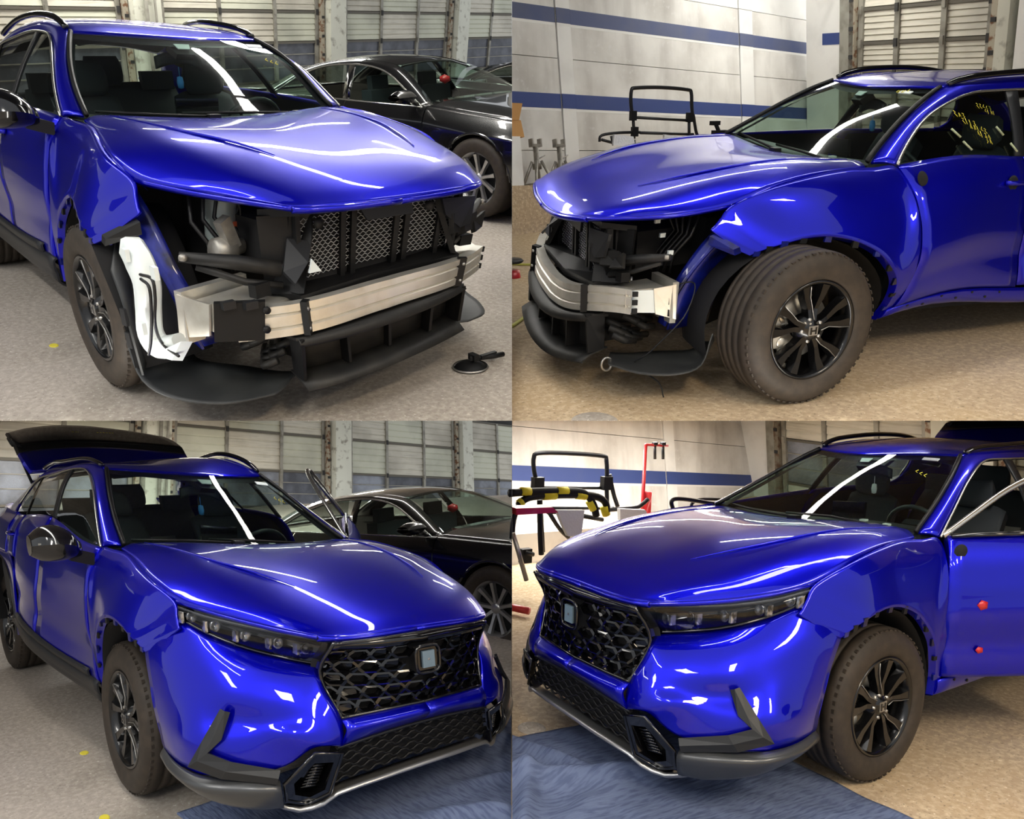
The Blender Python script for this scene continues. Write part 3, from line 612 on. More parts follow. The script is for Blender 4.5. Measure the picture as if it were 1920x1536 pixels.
def side_doors(root, fit, q, near):
    """doors on both sides; near = +1/-1 side seen by the camera"""
    for s in (1, -1):
        clad = s == -1
        if not (q in ('BR',) and s == 1) :
            d = part('front_door', MB().grid(door_surface(-.582, -1.503, .40 if s == 1 else .41, 1.11, 1.13, 7, s), .01, (0, s, 0)), PAINT, root, fit=fit)
            hd = MB()
            if s == 1:
                hd.lathe([(0, .004), (.030, .003), (.034, -.004)], 16, 'y', (-1.36, .874, .985), True)
                part('handle_cup', MB(), None, d) if False else None
            hx = -1.37
            part('door_handle', MB().tube([(hx + .07, s * .872, .985), (hx + .05, s * .897, .988), (hx - .05, s * .899, .992), (hx - .08, s * .873, .992)], .013, 8), PAINT, d, fit=fit)
            part('handle_cup', MB().lathe([(0, .002), (.04, .004), (.045, -.004)], 18, 'y', (hx, s * (.872 if s > 0 else .872), .985)), LINER, d, fit=fit)
        d = part('rear_door', MB().grid(door_surface(-1.512, -2.17, .41, 1.13, 1.125, 6, s), .01, (0, s, 0)), PAINT, root, fit=fit)
        part('door_handle', MB().tube([(-2.22, s * .862, .985), (-2.24, s * .890, .988), (-2.33, s * .89, .992), (-2.36, s * .86, .992)], .013, 8), PAINT, d, fit=fit)
        part('rear_door_corner', MB().grid(flip(surf([[(-2.17, yprof(z), z) for z in (.84, .92, 1.0, 1.05, 1.12)], [(-2.46, yprof(z), z) for z in (.84, .92, 1.0, 1.05, 1.12)]], 3, 3), s), .01, (0, s, 0)), PAINT, root, fit=fit)
        # sill
        if clad:
            g = [[(x, yy, zz) for yy, zz in ((.897, .425), (.915, .41), (.913, .36), (.905, .345), (.90, .30), (.86, .27), (.80, .265))] for x in (-.56, -.9, -1.4, -1.9, -2.28)]
            part('sill_cladding', MB().grid(flip(surf(g, 3, 2), s), .01, (0, s, 0)), GREYPL, root, fit=fit)
            g = [[(x, yy, zz) for yy, zz in ((.904, .47), (.918, .455), (.912, .42))] for x in (-.75, -1.1, -1.6, -2.1)]
            part('door_cladding', MB().grid(flip(surf(g, 3, 2), s), .01, (0, s, 0)), GREYPL, root, fit=fit)
        else:
            g = [[(x, yy, zz) for yy, zz in ((.897, .395), (.899, .36), (.893, .33), (.87, .30), (.80, .285))] for x in (-.54, -.9, -1.4, -1.9, -2.28)]
            part('sill', MB().grid(flip(surf(g, 3, 2), s), .01, (0, s, 0)), PAINT, root, fit=fit)
            for k in range(7):
                part('clip_hole', MB().lathe([(0, .003), (.008, .003), (.008, -.004)], 8, 'y', (-.68 - .115 * k, .899, .372 - (k % 2) * .03)), LINER, root, fit=fit)

def body_core(root, fit, stripped):
    """dark underside and engine-bay firewall that fill the body"""
    b = MB().bb((-.62, -.5, .28), (-3.3, .5, .42)).bb((.02, -.48, .26), (-.60, .48, .95)).bb((-3.0, -.80, .40), (-3.35, .80, .95))
    b.bb((-.60, -.80, .29), (-2.2, .80, .36))
    part('underbody', b, LINER, root, fit=fit)
def rear_end(root, fit, q):
    g = [[(-3.47, y, .35), (-3.55, y, .6), (-3.5, y, .85), (-3.38, y, 1.05)] for y in (-.66, -.3, 0, .3, .66)]
    part('rear_bumper', MB().grid(surf(g, 3, 3), .02, (-1, 0, 0)), GREYPL, root, fit=fit)

def rotdoor(s, th=32):
    a = math.radians(th); hx, hy = -.585, .83
    def f(V):
        V = np.asarray(V, float).reshape(-1, 3); X = V[:, 0] - hx; Y = V[:, 1] * s - hy
        return np.column_stack([hx + X * math.cos(a) + Y * math.sin(a), s * (hy - X * math.sin(a) + Y * math.cos(a)), V[:, 2]])
    return f
def open_door(root, fit, s, cut):
    rf = rotdoor(s); F2 = lambda V: fit(rf(V))
    d = part('front_door', MB().grid(door_surface(-.60, -1.50, .41, 1.115, 1.13, 7, s), .05, (0, s, 0)), PAINT, root, fit=F2, cut=cut)
    d['label'] = 'open blue driver door'
    fr = cr([(p[0], p[1] * s, p[2]) for p in DLO[:6] + [(-1.50, .565, 1.455)]], 4)
    part('window_frame', MB().tube(fr.tolist(), .016, 6).tube([(-1.50, .565 * s, 1.455), (-1.47, .77 * s, 1.13)], .02, 6), CHROME, d, fit=F2, cut=cut)
    part('belt_trim', MB().tube([(-.62, .79 * s, 1.118), (-1.47, .785 * s, 1.138)], .012, 6), GLOSSBLK, d, fit=F2, cut=cut)
    hx = -.66
    part('mirror_mount', MB().lathe([(0, .004), (.030, .004), (.036, -.004)], 16, 'y', (hx, s * .842, 1.055)), LINER, d, fit=F2, cut=cut)
    for x_, z_, r_ in ((-.78, .80, .028), (-.78, .56, .02)): part('painted_reflection', MB().lathe([(0, .002), (r_, .002), (r_, -.002)], 5, 'y', (x_, s * (yprof(z_) + .002), z_)), RED, d, fit=F2, cut=cut)  # red reflections on the door skin, painted as flat red marks
    inner = [[(x, (yprof(z) - .06) * s, z) for z in (.43, .6, .8, 1.0, 1.1)] for x in (-.62, -1.0, -1.48)]
    part('door_lining', MB().grid(surf(inner, 3, 3), .01, (0, -s, 0)), SEATGREY, d, fit=F2, cut=cut)
    return d
def mirror(root, fit, s):
    y0 = .86
    sh = []
    for f, (x, z, rx, rz) in ((0, (-.60, 1.115, .045, .04)), (.2, (-.60, 1.14, .09, .07)), (.5, (-.605, 1.155, .105, .09)), (.8, (-.62, 1.155, .10, .082)), (1, (-.64, 1.15, .055, .05))):
        y = y0 + .04 + .23 * f
        sh.append([(x + rx * math.cos(a) * (1.1 if math.cos(a) > 0 else .7), s * y, z + rz * math.sin(a)) for a in [k * math.pi / 5 for k in range(11)]])
    mb = MB().grid(surf(sh, 3, 2), 0)
    mb.poly([p for p in sh[-1][:-1]], (0, s * .004, 0)); mb.poly([p for p in sh[0][:-1]], (0, -s * .004, 0))
    m = part('side_mirror', mb, GLOSSBLK, root, fit=fit)
    part('mirror_arm', MB().poly([(-.56, s * (y0 - .03), 1.085), (-.68, s * (y0 - .03), 1.085), (-.70, s * (y0 - .03), 1.03), (-.58, s * (y0 - .03), 1.02)], (-.01, s * .12, .04)), PLASTIC, m, fit=fit)
    part('turn_signal', MB().tube([(-.508, s * (y0 + .10), 1.150), (-.50, s * (y0 + .16), 1.155), (-.54, s * (y0 + .25), 1.160)], .006, 6), CHROME, m, fit=fit)
    part('mirror_glass', MB().box((-.672, s * (y0 + .155), 1.15), (.004, .17, .12)), STEEL, m, fit=fit)
    return m

def tape(pts, wd, s, off=(0, 0, .012)):
    """flat bar following pts, width vectors given"""
    rows = [[tuple(np.array(p)), tuple(np.array(p) + np.array(w_) * .5 + np.array(off)), tuple(np.array(p) + np.array(w_))] for p, w_ in zip(pts, wd)]
    return surf(rows, 3, 2)
def headlight(root, fit, s):
    up = [(.43, .768, .957), (.58, .715, .935), (.76, .615, .915), (.92, .50, .902), (1.035, .395, .888)]
    lo = [(.455, .772, .895), (.60, .715, .850), (.74, .615, .803), (.86, .49, .768), (.93, .388, .744)]
    h = MB(); h.grid(flip(surf([[a, ((np.array(a) + b) / 2 + np.array([.022, .012, 0])).tolist(), b] for a, b in zip(up, lo)], 4, 4), s), 0)
    L = part('headlight', h, LENS, root, fit=fit)
    inn = lambda p, d: (p[0] - d, p[1] - d * .5, p[2])
    bk = MB(); bk.grid(flip(surf([[inn(a, .02), inn(((np.array(a) + b) / 2 + np.array([-.03, -.02, 0])), .05), inn(b, .02)] for a, b in zip(up, lo)], 4, 4), s), 0)
    part('lamp_body', bk, GLOSSBLK, L, fit=fit)
    # daytime strip along the top, reflectors along the middle
    dr = cr([inn((p[0] + .0, p[1], p[2] - .018), .005) for p in up], 4); dr[:, 1] *= s
    part('light_strip', MB().tube(dr.tolist(), .007, 6), SATIN, L, fit=fit)
    mid = [((np.array(a) * .45 + np.array(b) * .55)) for a, b in zip(up, lo)]
    for k in range(5):
        f = .12 + .76 * k / 4; i = min(3, int(f * 4)); g = f * 4 - i
        c = mid[i] * (1 - g) + mid[i + 1] * g
        r = MB()
        r.lathe([(.0, -.02), (.018, -.012), (.026, .012), (.022, .014), (.0, .0)], 14, 'x', (c[0] - .035, (c[1] - .01) * s, c[2] - .003))
        r.box((c[0] - .03, (c[1] + .035) * s, c[2] + .002), (.03, .012, .045)); part('reflector', r, LAMPINNER, L, fit=fit)
    lip = cr([(p[0] + .004, p[1] + .003, p[2] + .003) for p in lo], 4); lip[:, 1] *= s
    part('lamp_rim', MB().tube(lip.tolist(), .005, 6), GLOSSBLK, L, fit=fit)
    return L
def front_bumper(root, fit):
    for s in (1, -1): headlight(root, fit, s)
    mb = MB()
    CK = [  # cheek: inner (grille side) -> arch edge, rows top -> bottom
        [(.94, .395, .738), (.86, .485, .763), (.74, .61, .797), (.60, .712, .843), (.455, .775, .89), (.37, .835, .825), (.30, .885, .742)],
        [(.985, .425, .715), (.925, .51, .725), (.84, .625, .735), (.72, .735, .75), (.57, .815, .765), (.44, .865, .755), (.33, .895, .69)],
        [(1.02, .43, .665), (.98, .53, .655), (.905, .645, .645), (.80, .755, .645), (.65, .84, .64), (.50, .885, .635), (.37, .905, .61)],
        [(1.055, .41, .60), (1.03, .52, .585), (.955, .63, .565), (.84, .735, .56), (.72, .86, .55), (.56, .90, .53), (.40, .912, .52)],
        [(1.075, .395, .545), (1.065, .50, .53), (1.02, .61, .525), (.93, .70, .50), (.76, .885, .47), (.60, .915, .45), (.425, .91, .44)],
        [(1.09, .40, .485), (1.085, .48, .48), (1.05, .58, .475), (.98, .66, .43), (.83, .84, .40), (.66, .915, .375), (.435, .905, .35)],
        [(1.085, .41, .43), (1.085, .48, .455), (1.06, .55, .455), (1.0, .64, .39), (.90, .76, .355), (.78, .875, .345), (.60, .91, .335)]]
    for s in (1, -1): mb.grid(flip(surf(CK, 4, 4), s), .01, (1, s, 0))
    for s in (1, -1):
        G = surf([[(1.075, .395, .545), (1.12, .2, .545), (1.145, 0, .545)], [(1.115, .40, .505), (1.165, .2, .51), (1.185, 0, .51)], [(1.085, .41, .43), (1.105, .2, .44), (1.115, 0, .445)]], 4, 4)
        mb.grid(flip(G, s), .01, (1, 0, 0))
    b = part('bumper_cover', mb, PAINT, root, fit=fit)
    # grille
    SG = lambda y, f: None
    GT = np.array([(1.07, .41, .872), (1.13, .22, .874), (1.155, 0, .874)]); GM = np.array([(.985, .425, .725), (1.12, .22, .715), (1.185, 0, .71)]); GB = np.array([(1.068, .39, .548), (1.11, .2, .546), (1.14, 0, .546)])
    Gs = surf([GT.tolist(), GM.tolist(), GB.tolist()], 12, 12)           # 25 x 25 half
    def gpt(u, f, d=0):     # u in -1..1 across (1 = left edge), f 0 top..1 bottom
        a = (1 - abs(u)) * 24; c = f * 24; i = min(23, int(c)); j = min(23, int(a)); fi, fj = c - i, a - j
        p = (Gs[i, j] * (1 - fj) + Gs[i, j + 1] * fj) * (1 - fi) + (Gs[i + 1, j] * (1 - fj) + Gs[i + 1, j + 1] * fj) * fi
        p = p.copy(); p[0] += d; p[1] *= (1 if u >= 0 else -1); return p
    back = MB()
    back.grid(np.array([[gpt(u, f, -.06) for u in np.linspace(-1, 1, 21)] for f in np.linspace(0, 1, 9)]), 0)
    g = part('grille', back, LINER, root, fit=fit)
    rim = [gpt(u, 0, .004) for u in np.linspace(-1, 1, 21)] + [gpt(1, f, .004) for f in np.linspace(.1, 1, 8)] + [gpt(u, 1, .004) for u in np.linspace(.95, -1, 20)] + [gpt(-1, f, .004) for f in np.linspace(.9, .1, 8)]
    part('grille_rim', MB().tube([tuple(p) for p in rim], .009, 6, close=True), GLOSSBLK, g, fit=fit)
    tb = MB().grid(np.array([[gpt(u, f, .012) for u in np.linspace(-1, 1, 21)] for f in (-.0, .06, .12)]), .02, (1, 0, 0))
    part('grille_top_bar', tb, GRILLEPL, g, fit=fit)
    nx, nz = 9, 5
    for r in range(nz):
        for c in range(nx + (r % 2)):
            u0 = -1 + 2 * (c + (.5 if r % 2 == 0 else 0)) / nx; f0 = .13 + .87 * (r + .5) / nz
            if abs(u0) < .16 and .12 < f0 < .62: continue
            ring = []; ring2 = []; ring3 = []
            for k in range(6):
                a = math.pi * k / 3
                for rr, L_, d in ((1.0, ring, .0), (.72, ring2, .004), (.60, ring3, -.03)):
                    uu = max(-.99, min(.99, u0 + rr * (1.28 / nx) * math.cos(a))); ff = max(.10, min(.995, f0 + rr * .5 * 1.16 / nz * math.sin(a) * .87))
                    L_.append(tuple(gpt(uu, ff, d)))
            m_ = MB(); F = []
            for k in range(6):
                k2 = (k + 1) % 6; F += [(k, k2, 6 + k2, 6 + k), (6 + k, 6 + k2, 12 + k2, 12 + k)]
            m_.add(ring + ring2 + ring3, F)
            part('grille_cell', m_, GRILLEPL, g, fit=fit)
            if (r + c) % 2 == 0:
                q_ = [tuple(gpt(max(-.99, min(.99, u0 + du)), min(.98, f0 + df), dd)) for du, df, dd in ((-.07, -.03, -.012), (.07, -.055, -.005), (.07, .02, -.012), (-.07, .05, -.02))]
                part('grille_blade', MB().poly(q_, (-.006, 0, 0)), GRILLEPL, g, fit=fit)
    # emblem frame with sensor plate
    fr = []
    for k in range(24):
        a = 2 * math.pi * k / 24; ca, sa = math.cos(a), math.sin(a)
        p = abs(ca) ** .5 * (1 if ca >= 0 else -1), abs(sa) ** .5 * (1 if sa >= 0 else -1)
        fr.append((1.205, p[0] * .062, .765 + p[1] * .062))
    e = part('emblem_frame', MB().tube(fr, .008, 6, close=True).box((1.19, 0, .765), (.02, .10, .10)), GRILLEPL, g, fit=fit)
    part('sensor_plate', MB().box((1.207, 0, .765), (.012, .062, .075)), mat('sensor_cover', (.13, .19, .24), .3), g, fit=fit)
    part('sensor_dot', MB().lathe([(0, .003), (.006, .002)], 10, 'x', (1.213, 0, .765)), STEEL, g, fit=fit)
    # lower grille
    lt = lambda u: np.array([1.075 + .035 * (1 - u * u), u * .43, .432 + .01 * (1 - u * u)]); lb = lambda u: np.array([1.02 + .035 * (1 - u * u), u * .47, .235 + .01 * (1 - u * u)])
    bk = MB().grid(np.array([[lt(u) * (1 - f) + lb(u) * f - np.array([.04, 0, 0]) for u in np.linspace(-1, 1, 15)] for f in (0, .5, 1)]), 0)
    lg = part('lower_grille', bk, LINER, root, fit=fit)
    for r in range(6):
        f0 = .10 + .15 * r; pts = []
        for k in range(45):
            u = -.97 + 1.94 * k / 44; ph = (k % 4); f = f0 + (.05 if ph in (1, 2) else -.03) * (1 if r % 2 else -1)
            pts.append(tuple(lt(u) * (1 - f) + lb(u) * f))
        part('mesh_bar', MB().tube(pts, .006, 5), PLASTIC, lg, fit=fit)
    tf = MB().grid(np.array([[lt(u) * (1 - f) + lb(u) * f + np.array([.008, 0, 0]) for u in np.linspace(-1, 1, 15)] for f in (-.0, .06)]), .02, (1, 0, 0)); part('lower_grille_frame', tf, GREYPL, lg, fit=fit)
    for s in (1, -1):
        # corner winglet with slats
        O = [(1.085, .56, .45), (1.095, .425, .415), (1.045, .465, .235), (.955, .52, .172), (.955, .625, .225), (.995, .655, .32)]
        O = [(p[0] + .012, p[1] * s, p[2]) for p in O]; c_ = np.mean(O, axis=0)
        I = [tuple(c_ + (np.array(p) - c_) * .68 + np.array([.006, 0, 0])) for p in O]; J = [tuple(c_ + (np.array(p) - c_) * .6 + np.array([-.05, 0, 0])) for p in O]
        m_ = MB(); F = []
        for k in range(6):
            k2 = (k + 1) % 6; F += [(k, k2, 6 + k2, 6 + k), (6 + k, 6 + k2, 12 + k2, 12 + k)]
        F.append(tuple(range(12, 18))); m_.add(O + I + J, F)
        wl_ = part('corner_winglet', m_, GRILLEPL, root, fit=fit)
        part('winglet_rim', MB().tube(O, .008, 6, close=True), GLOSSBLK, wl_, fit=fit)
        for k in range(8):
            f = .12 + .1 * k
            a = np.array(I[0]) * (1 - f) + np.array(I[4]) * f; b_ = np.array(I[1]) * (1 - f) + np.array(I[2]) * f
            part('slat', MB().tube([tuple(a * .85 + b_ * .15 - np.array([.02, 0, 0])), tuple(a * .3 + b_ * .7 - np.array([.02, 0, 0]))], .006, 5), GRILLEPL, wl_, fit=fit)
        # boomerang vent trim
        vp = [(.80, .785, .61), (.785, .86, .50), (.765, .925, .395), (.86, .84, .355), (.985, .675, .325)]
        wd = [(.02, -.03, -.015), (.05, -.05, .0), (.055, -.06, .06), (.02, -.035, .068), (.0, -.02, .055)]
        vp = [(p[0] + .012, (p[1] + .006), p[2]) for p in vp]
        G_ = np.array([[tuple(np.array(p) + (.004, .004, 0)), tuple(np.array(p) + np.array(w_) * .5 + np.array((.012, .010, 0))), tuple(np.array(p) + np.array(w_) + (.004, .004, 0))] for p, w_ in zip(vp, wd)])
        part('vent_trim', MB().grid(flip(G_, s), .02, (1, s, 0), smooth=False), GREYPL, root, fit=fit)
        # lower trim
        T = [[(.432, .905, .352), (.432, .925, .32), (.43, .905, .28), (.46, .86, .26)], [(.60, .915, .345), (.60, .945, .315), (.60, .90, .255), (.60, .86, .24)],
             [(.78, .885, .345), (.80, .92, .31), (.78, .855, .228), (.76, .80, .22)], [(.92, .76, .345), (.95, .785, .305), (.90, .74, .20), (.86, .70, .20)], [(.985, .66, .33), (1.01, .67, .29), (.955, .63, .19), (.90, .60, .19)]]
        part('lower_trim', MB().grid(flip(surf(T, 4, 4), s), .01, (1, s, 0)), SATIN, root, fit=fit)
        part('clip_flange', MB().grid(flip(surf([[(.30, .884, .74), (.285, .872, .735)], [(.37, .905, .61), (.355, .885, .60)], [(.40, .912, .52), (.38, .89, .51)], [(.433, .905, .35), (.41, .885, .35)]], 4, 2), s), .004, (0, s, 0)), PAINT, root, fit=fit)
    sk = []
    for y in (-.64, -.56, -.47, -.42, -.2, 0, .2, .42, .47, .56, .64):
        a = abs(y)
        if a > .6: p = (.90, .205)
        elif a > .5: p = (.955, .168)
        elif a > .45: p = (1.01, .185)
        elif a > .4: p = (1.045, .225)
        else: p = (1.06 + .02 * (1 - (a / .4) ** 2), .232)
        sk.append([(p[0], y, p[1]), (p[0] + .012, y, p[1] - .015), (p[0] - .02, y, p[1] - .032), (p[0] - .12, y, p[1] - .04)])
    part('skid_trim', MB().grid(surf(sk, 2, 3), .006, (1, 0, -.5)), SILVER, root, fit=fit)

def tailgate(root, fit, cut):
    r = []
    def row(xe, ze, xc, zc, w): return [(xe + (xc - xe) * (1 - abs(g) ** 2), g * w, ze + (zc - ze) * (1 - abs(g) ** 2)) for g in (-1, -.7, -.3, 0, .3, .7, 1)]
    blue = [row(-2.74, 1.40, -2.95, 1.44, .60), row(-2.78, 1.48, -3.12, 1.53, .63), row(-2.86, 1.54, -3.22, 1.585, .64)]
    t = part('tailgate', MB().grid(surf(blue, 4, 3), .03, (1, 0, 1)), PAINT, root, fit=fit, cut=cut)
    t['label'] = 'tailgate raised open above the roof'
    part('spoiler', MB().grid(surf([row(-2.86, 1.54, -3.22, 1.585, .64), row(-2.93, 1.60, -3.32, 1.63, .64)], 4, 3), .03, (1, 0, 1)), GREYPL, t, fit=fit, cut=cut)
    part('rear_window', MB().grid(surf([row(-2.93, 1.60, -3.32, 1.63, .64), row(-3.1, 1.65, -3.55, 1.70, .64), row(-3.26, 1.685, -3.75, 1.765, .62)], 4, 3), .02, (1, 0, 1)), GLOSSBLK, t, fit=fit, cut=cut)
    part('tailgate_frame', MB().tube([(-2.93, -.62, 1.585), (-3.1, -.63, 1.635), (-3.26, -.62, 1.67), (-3.30, -.60, 1.64)], .018, 6).tube([(-3.28, -.60, 1.64), (-3.2, -.6, 1.60)], .03, 6), GREYPL, t, fit=fit, cut=cut)
    for s in (-1, 1): part('gas_strut', MB().tube([(-2.8, s * .58, 1.25), (-3.2, s * .6, 1.62)], .012, 6), PLASTIC, t, fit=fit, cut=cut)
    for k, (y, n) in enumerate(((-.10, 3), (.10, 6))):
        scribble('window_writing', (-3.42 + (0 if k else .0), y, 1.705), (0, .9, .0), (-.3, 0, .1), n, .035, t, fit, 20 + k)

# ------------------------------------------------------------------ what shows with the bumper off
def stripped_front(root, q, fit):
    # bumper beam: three-chamber aluminium extrusion
    path = [(.87, .71), (.95, .58), (1.02, .44), (1.065, .25), (1.08, 0)]
    ys = cr([(x, y, 0) for x, y in path], 5)
    full = [(p[0], p[1]) for p in ys] + [(p[0], -p[1]) for p in ys[::-1][1:]]
    prof = [(0, .552), (0, .525), (-.010, .518), (0, .511), (0, .472), (-.010, .465), (0, .458), (0, .428), (-.05, .428), (-.05, .552)]
    G = []
    for i, (x, y) in enumerate(full):
        a = full[max(0, i - 1)]; b = full[min(len(full) - 1, i + 1)]; tx, ty = b[0] - a[0], b[1] - a[1]; L = math.hypot(tx, ty); nx, ny = -ty / L, tx / L
        if nx < 0: nx, ny = -nx, -ny
        G.append([(x + nx * d, y + ny * d, z) for d, z in prof] + [(x + nx * prof[0][0], y, prof[0][1])])
    beam = part('bumper_beam', MB().grid(np.array(G), 0, smooth=False), ALU, root, fit=fit)
    for s in (1, -1):
        for z in (.447, .49, .533): part('beam_chamber', MB().box((.853, .722 * s, z), (.03, .012, .026)), LINER, beam, fit=fit)
        part('beam_strap', MB().box((1.02, .43 * s, .49), (.035, .045, .135), Matrix.Rotation(-.55 * s, 3, 'Z')), PLASTIC, root, fit=fit)
        for z in (.45, .53): part('strap_bolt', MB().lathe([(0, .01), (.007, .008), (.009, 0)], 8, 'x', (1.037, .432 * s, z)), STEEL, root, fit=fit)
        cb = MB().poly([(.90, .42 * s, .545), (.89, .68 * s, .545), (.66, .72 * s, .565), (.66, .44 * s, .565)], (0, 0, -.115))
        part('crash_box', cb, ALU, root, fit=fit)
        fl = MB().bb((.64, .46 * s, .39), (.60, .76 * s, .60)).poly([(.62, .76 * s, .59), (.60, .76 * s, .41), (.72, .72 * s, .43), (.74, .715 * s, .56)], (0, .008 * s, 0))
        f_ = part('mount_flange', fl, ALU, root, fit=fit)
        if s == 1:
            for z in (.44, .50): part('flange_window', MB().box((.645, .745, z), (.012, .02, .035)), LINER, f_, fit=fit)
        for y, z in ((.47, .57), (.54, .58)): part('bolt', MB().lathe([(0, .02), (.008, .02), (.010, 0)], 8, 'z', (.80, y * s, z - .005)), STEEL, root, fit=fit)
        # apron and upper rail in body blue
        ap = [[(.62, .70 * s, .34), (.58, .72 * s, .50), (.48, .74 * s, .70), (.34, .76 * s, .86)], [(.30, .60 * s, .34), (.26, .62 * s, .55), (.2, .66 * s, .75), (.1, .72 * s, .95)]]
        part('inner_apron', MB().grid(surf(ap, 3, 3), .01, (1, s, 0)), INNERBLUE, root, fit=fit)
        ap = [[(.64, .70 * s, .36), (.60, .73 * s, .50), (.52, .76 * s, .66), (.42, .78 * s, .80), (.30, .79 * s, .90)], [(.66, .64 * s, .37), (.62, .67 * s, .51), (.55, .70 * s, .67), (.46, .72 * s, .82), (.34, .73 * s, .92)]]
        part('upper_rail', MB().grid(surf(ap, 3, 3), .012, (1, s, 0)), INNERBLUE, root, fit=fit)
        br = MB().poly([(.47, .80 * s, .845), (.36, .875 * s, .785), (.34, .87 * s, .755), (.46, .79 * s, .80)], (.03, 0, -.01))
        part('fender_bracket', br, PLASTIC if s < 0 else INNERBLUE, root, fit=fit)
        for k in range(4): part('bracket_tab', MB().box((.455 - .025 * k, (.80 + .018 * k) * s, .80 - .012 * k), (.012, .008, .03)), INNERBLUE, root, fit=fit)
    # black module in front of the right beam end
    if q == 'TL':
        bx = MB().poly([at('TL', 400, 570, x=.90), at('TL', 497, 566, x=.98), at('TL', 497, 638, x=.98), at('TL', 402, 642, x=.90)], (-.03, .015, 0))
        m_ = part('radar_module', bx, PLASTIC, root)
        for u_, x_ in ((428, .925), (470, .96)): part('module_clip', MB().box(at('TL', u_, 572, x=x_ + .01), (.03, .05, .03)), GREYPL, m_)
        for v_ in (582, 618): part('module_screw', MB().lathe([(0, .01), (.014, .01), (.016, 0)], 10, 'x', at('TL', 500, v_, x=.99)), PLASTIC, m_)
    # radiator, shroud, ducts
    rad = part('radiator', MB().bb((.86, -.38, .50), (.80, .44, .84)), LINER, root, fit=fit)
    fins = MB()
    for k in range(17):
        z = .60 + .0135 * k; pts = [(.893, -.36 + .78 * i / 56, z + (.0045 if (i + k) % 2 else -.0045)) for i in range(57)]
        fins.tube(pts, .0021, 4)
    o = part('radiator_mesh', fins, MESHM, rad, fit=fit); o['kind'] = 'stuff'
    for y in (-.36, -.13, -.08, .12, .17, .34, .44): part('shroud_post', MB().bb((.912, y - .012, .56), (.88, y + .012, .84)), PLASTIC, rad, fit=fit)
    part('shroud_lower', MB().poly([(.80, -.46, .59), (.80, .48, .59), (.98, .44, .565), (1.0, 0, .57), (.98, -.42, .565)], (0, 0, -.03)), PLASTIC, root, fit=fit)
    part('shroud_upper', MB().poly([(.78, -.48, .83), (.78, .52, .83), (.93, .42, .84), (.95, 0, .85), (.93, -.36, .84)], (0, 0, .03)), PLASTIC, root, fit=fit)
    part('shroud_face', MB().poly([(.80, -.50, .84), (.82, -.50, .56), (.98, -.40, .57), (.93, -.30, .76), (.90, -.28, .84)], (-.02, .02, 0)), PLASTIC, root, fit=fit)
    part('shroud_face', MB().poly([(.80, .54, .84), (.82, .54, .56), (.98, .42, .57), (.93, .34, .76), (.90, .32, .84)], (-.02, -.02, 0)), PLASTIC, root, fit=fit)
    part('scoop', MB().poly([(.93, -.30, .74), (.98, -.36, .68), (.99, -.45, .62), (.93, -.47, .66), (.88, -.40, .76)], (-.01, 0, -.01)), GREYPL, root, fit=fit)
    part('scoop_tip', MB().poly([(.985, -.34, .69), (1.0, -.37, .645), (1.0, -.30, .64)], (-.01, 0, 0)), WHITEPL if q == 'TL' else GREYPL, root, fit=fit)
    part('duct_panel', MB().poly([(.955, -.08, .835), (.955, .15, .83), (.965, .16, .785), (.965, -.05, .785)], (-.015, 0, 0)), GREYPL, root, fit=fit)
    part('duct_panel', MB().poly([(.955, .30, .83), (.93, .52, .82), (.95, .50, .70), (.97, .42, .69), (.97, .32, .76)], (-.015, 0, 0)), GREYPL, root, fit=fit)
    hz = MB()
    for k in range(3):
        hz.add(*(lambda g: (g.v, g.f))(MB().poly([(.97 - .03 * k, .36 + .10 * k, .76 - .03 * k), (.90, .52 + .06 * k, .74), (.90, .54 + .05 * k, .66), (.98 - .02 * k, .38 + .09 * k, .67 - .01 * k)], (-.02, -.01, -.01))))
    part('air_duct', hz, PLASTIC2, root, fit=fit)
    # headlamp support arms
    for s in (1, -1):
        arm = MB().tube([(.70, .79 * s, .74), (.80, .62 * s, .70), (.90, .46 * s, .66)], [.018, .028, .03], 7).tube([(.72, .74 * s, .70), (.82, .60 * s, .63), (.90, .46 * s, .60)], .014, 6)
        part('support_arm', arm, PLASTIC2, root, fit=fit)
        part('arm_bolt', MB().lathe([(0, .02), (.012, .018), (.013, 0)], 10, 'x', (.715, .79 * s, .74)), ALUDK, root, fit=fit)
        part('sensor_block', MB().box((.86, .56 * s, .60), (.05, .08, .05)), PLASTIC, root, fit=fit)
        part('lamp_lock', MB().lathe([(0, .01), (.018, .01), (.022, -.01)], 12, 'x', (.93, .26 * s, .80)), PLASTIC2, root, fit=fit)
    # engine bay
    part('engine_cover', MB().bb((.35, -.42, .60), (.70, .35, .80)).bb((.1, -.46, .55), (.35, .46, .85)), LINER, root, fit=fit)
    part('bay_back', MB().bb((.05, -.70, .35), (.02, .70, .98)), LINER, root, fit=fit)
    for s in (1, -1):
        hs = MB()
        for k in range(5):
            y = s * (.58 - .05 * k); hs.tube([(.45 + .03 * k, y, .93), (.50, y + .02 * s, .80), (.56, y - .03 * s, .70), (.55 + .02 * k, y - .06 * s, .60)], .009, 6)
        part('hose', hs, RUBBERHOSE, root, fit=fit)
    for y, z in ((.50, .80), (.42, .86), (.63, .73)): part('connector', MB().box((.62, y, z), (.03, .018, .022)), WHITEPL, root, fit=fit)
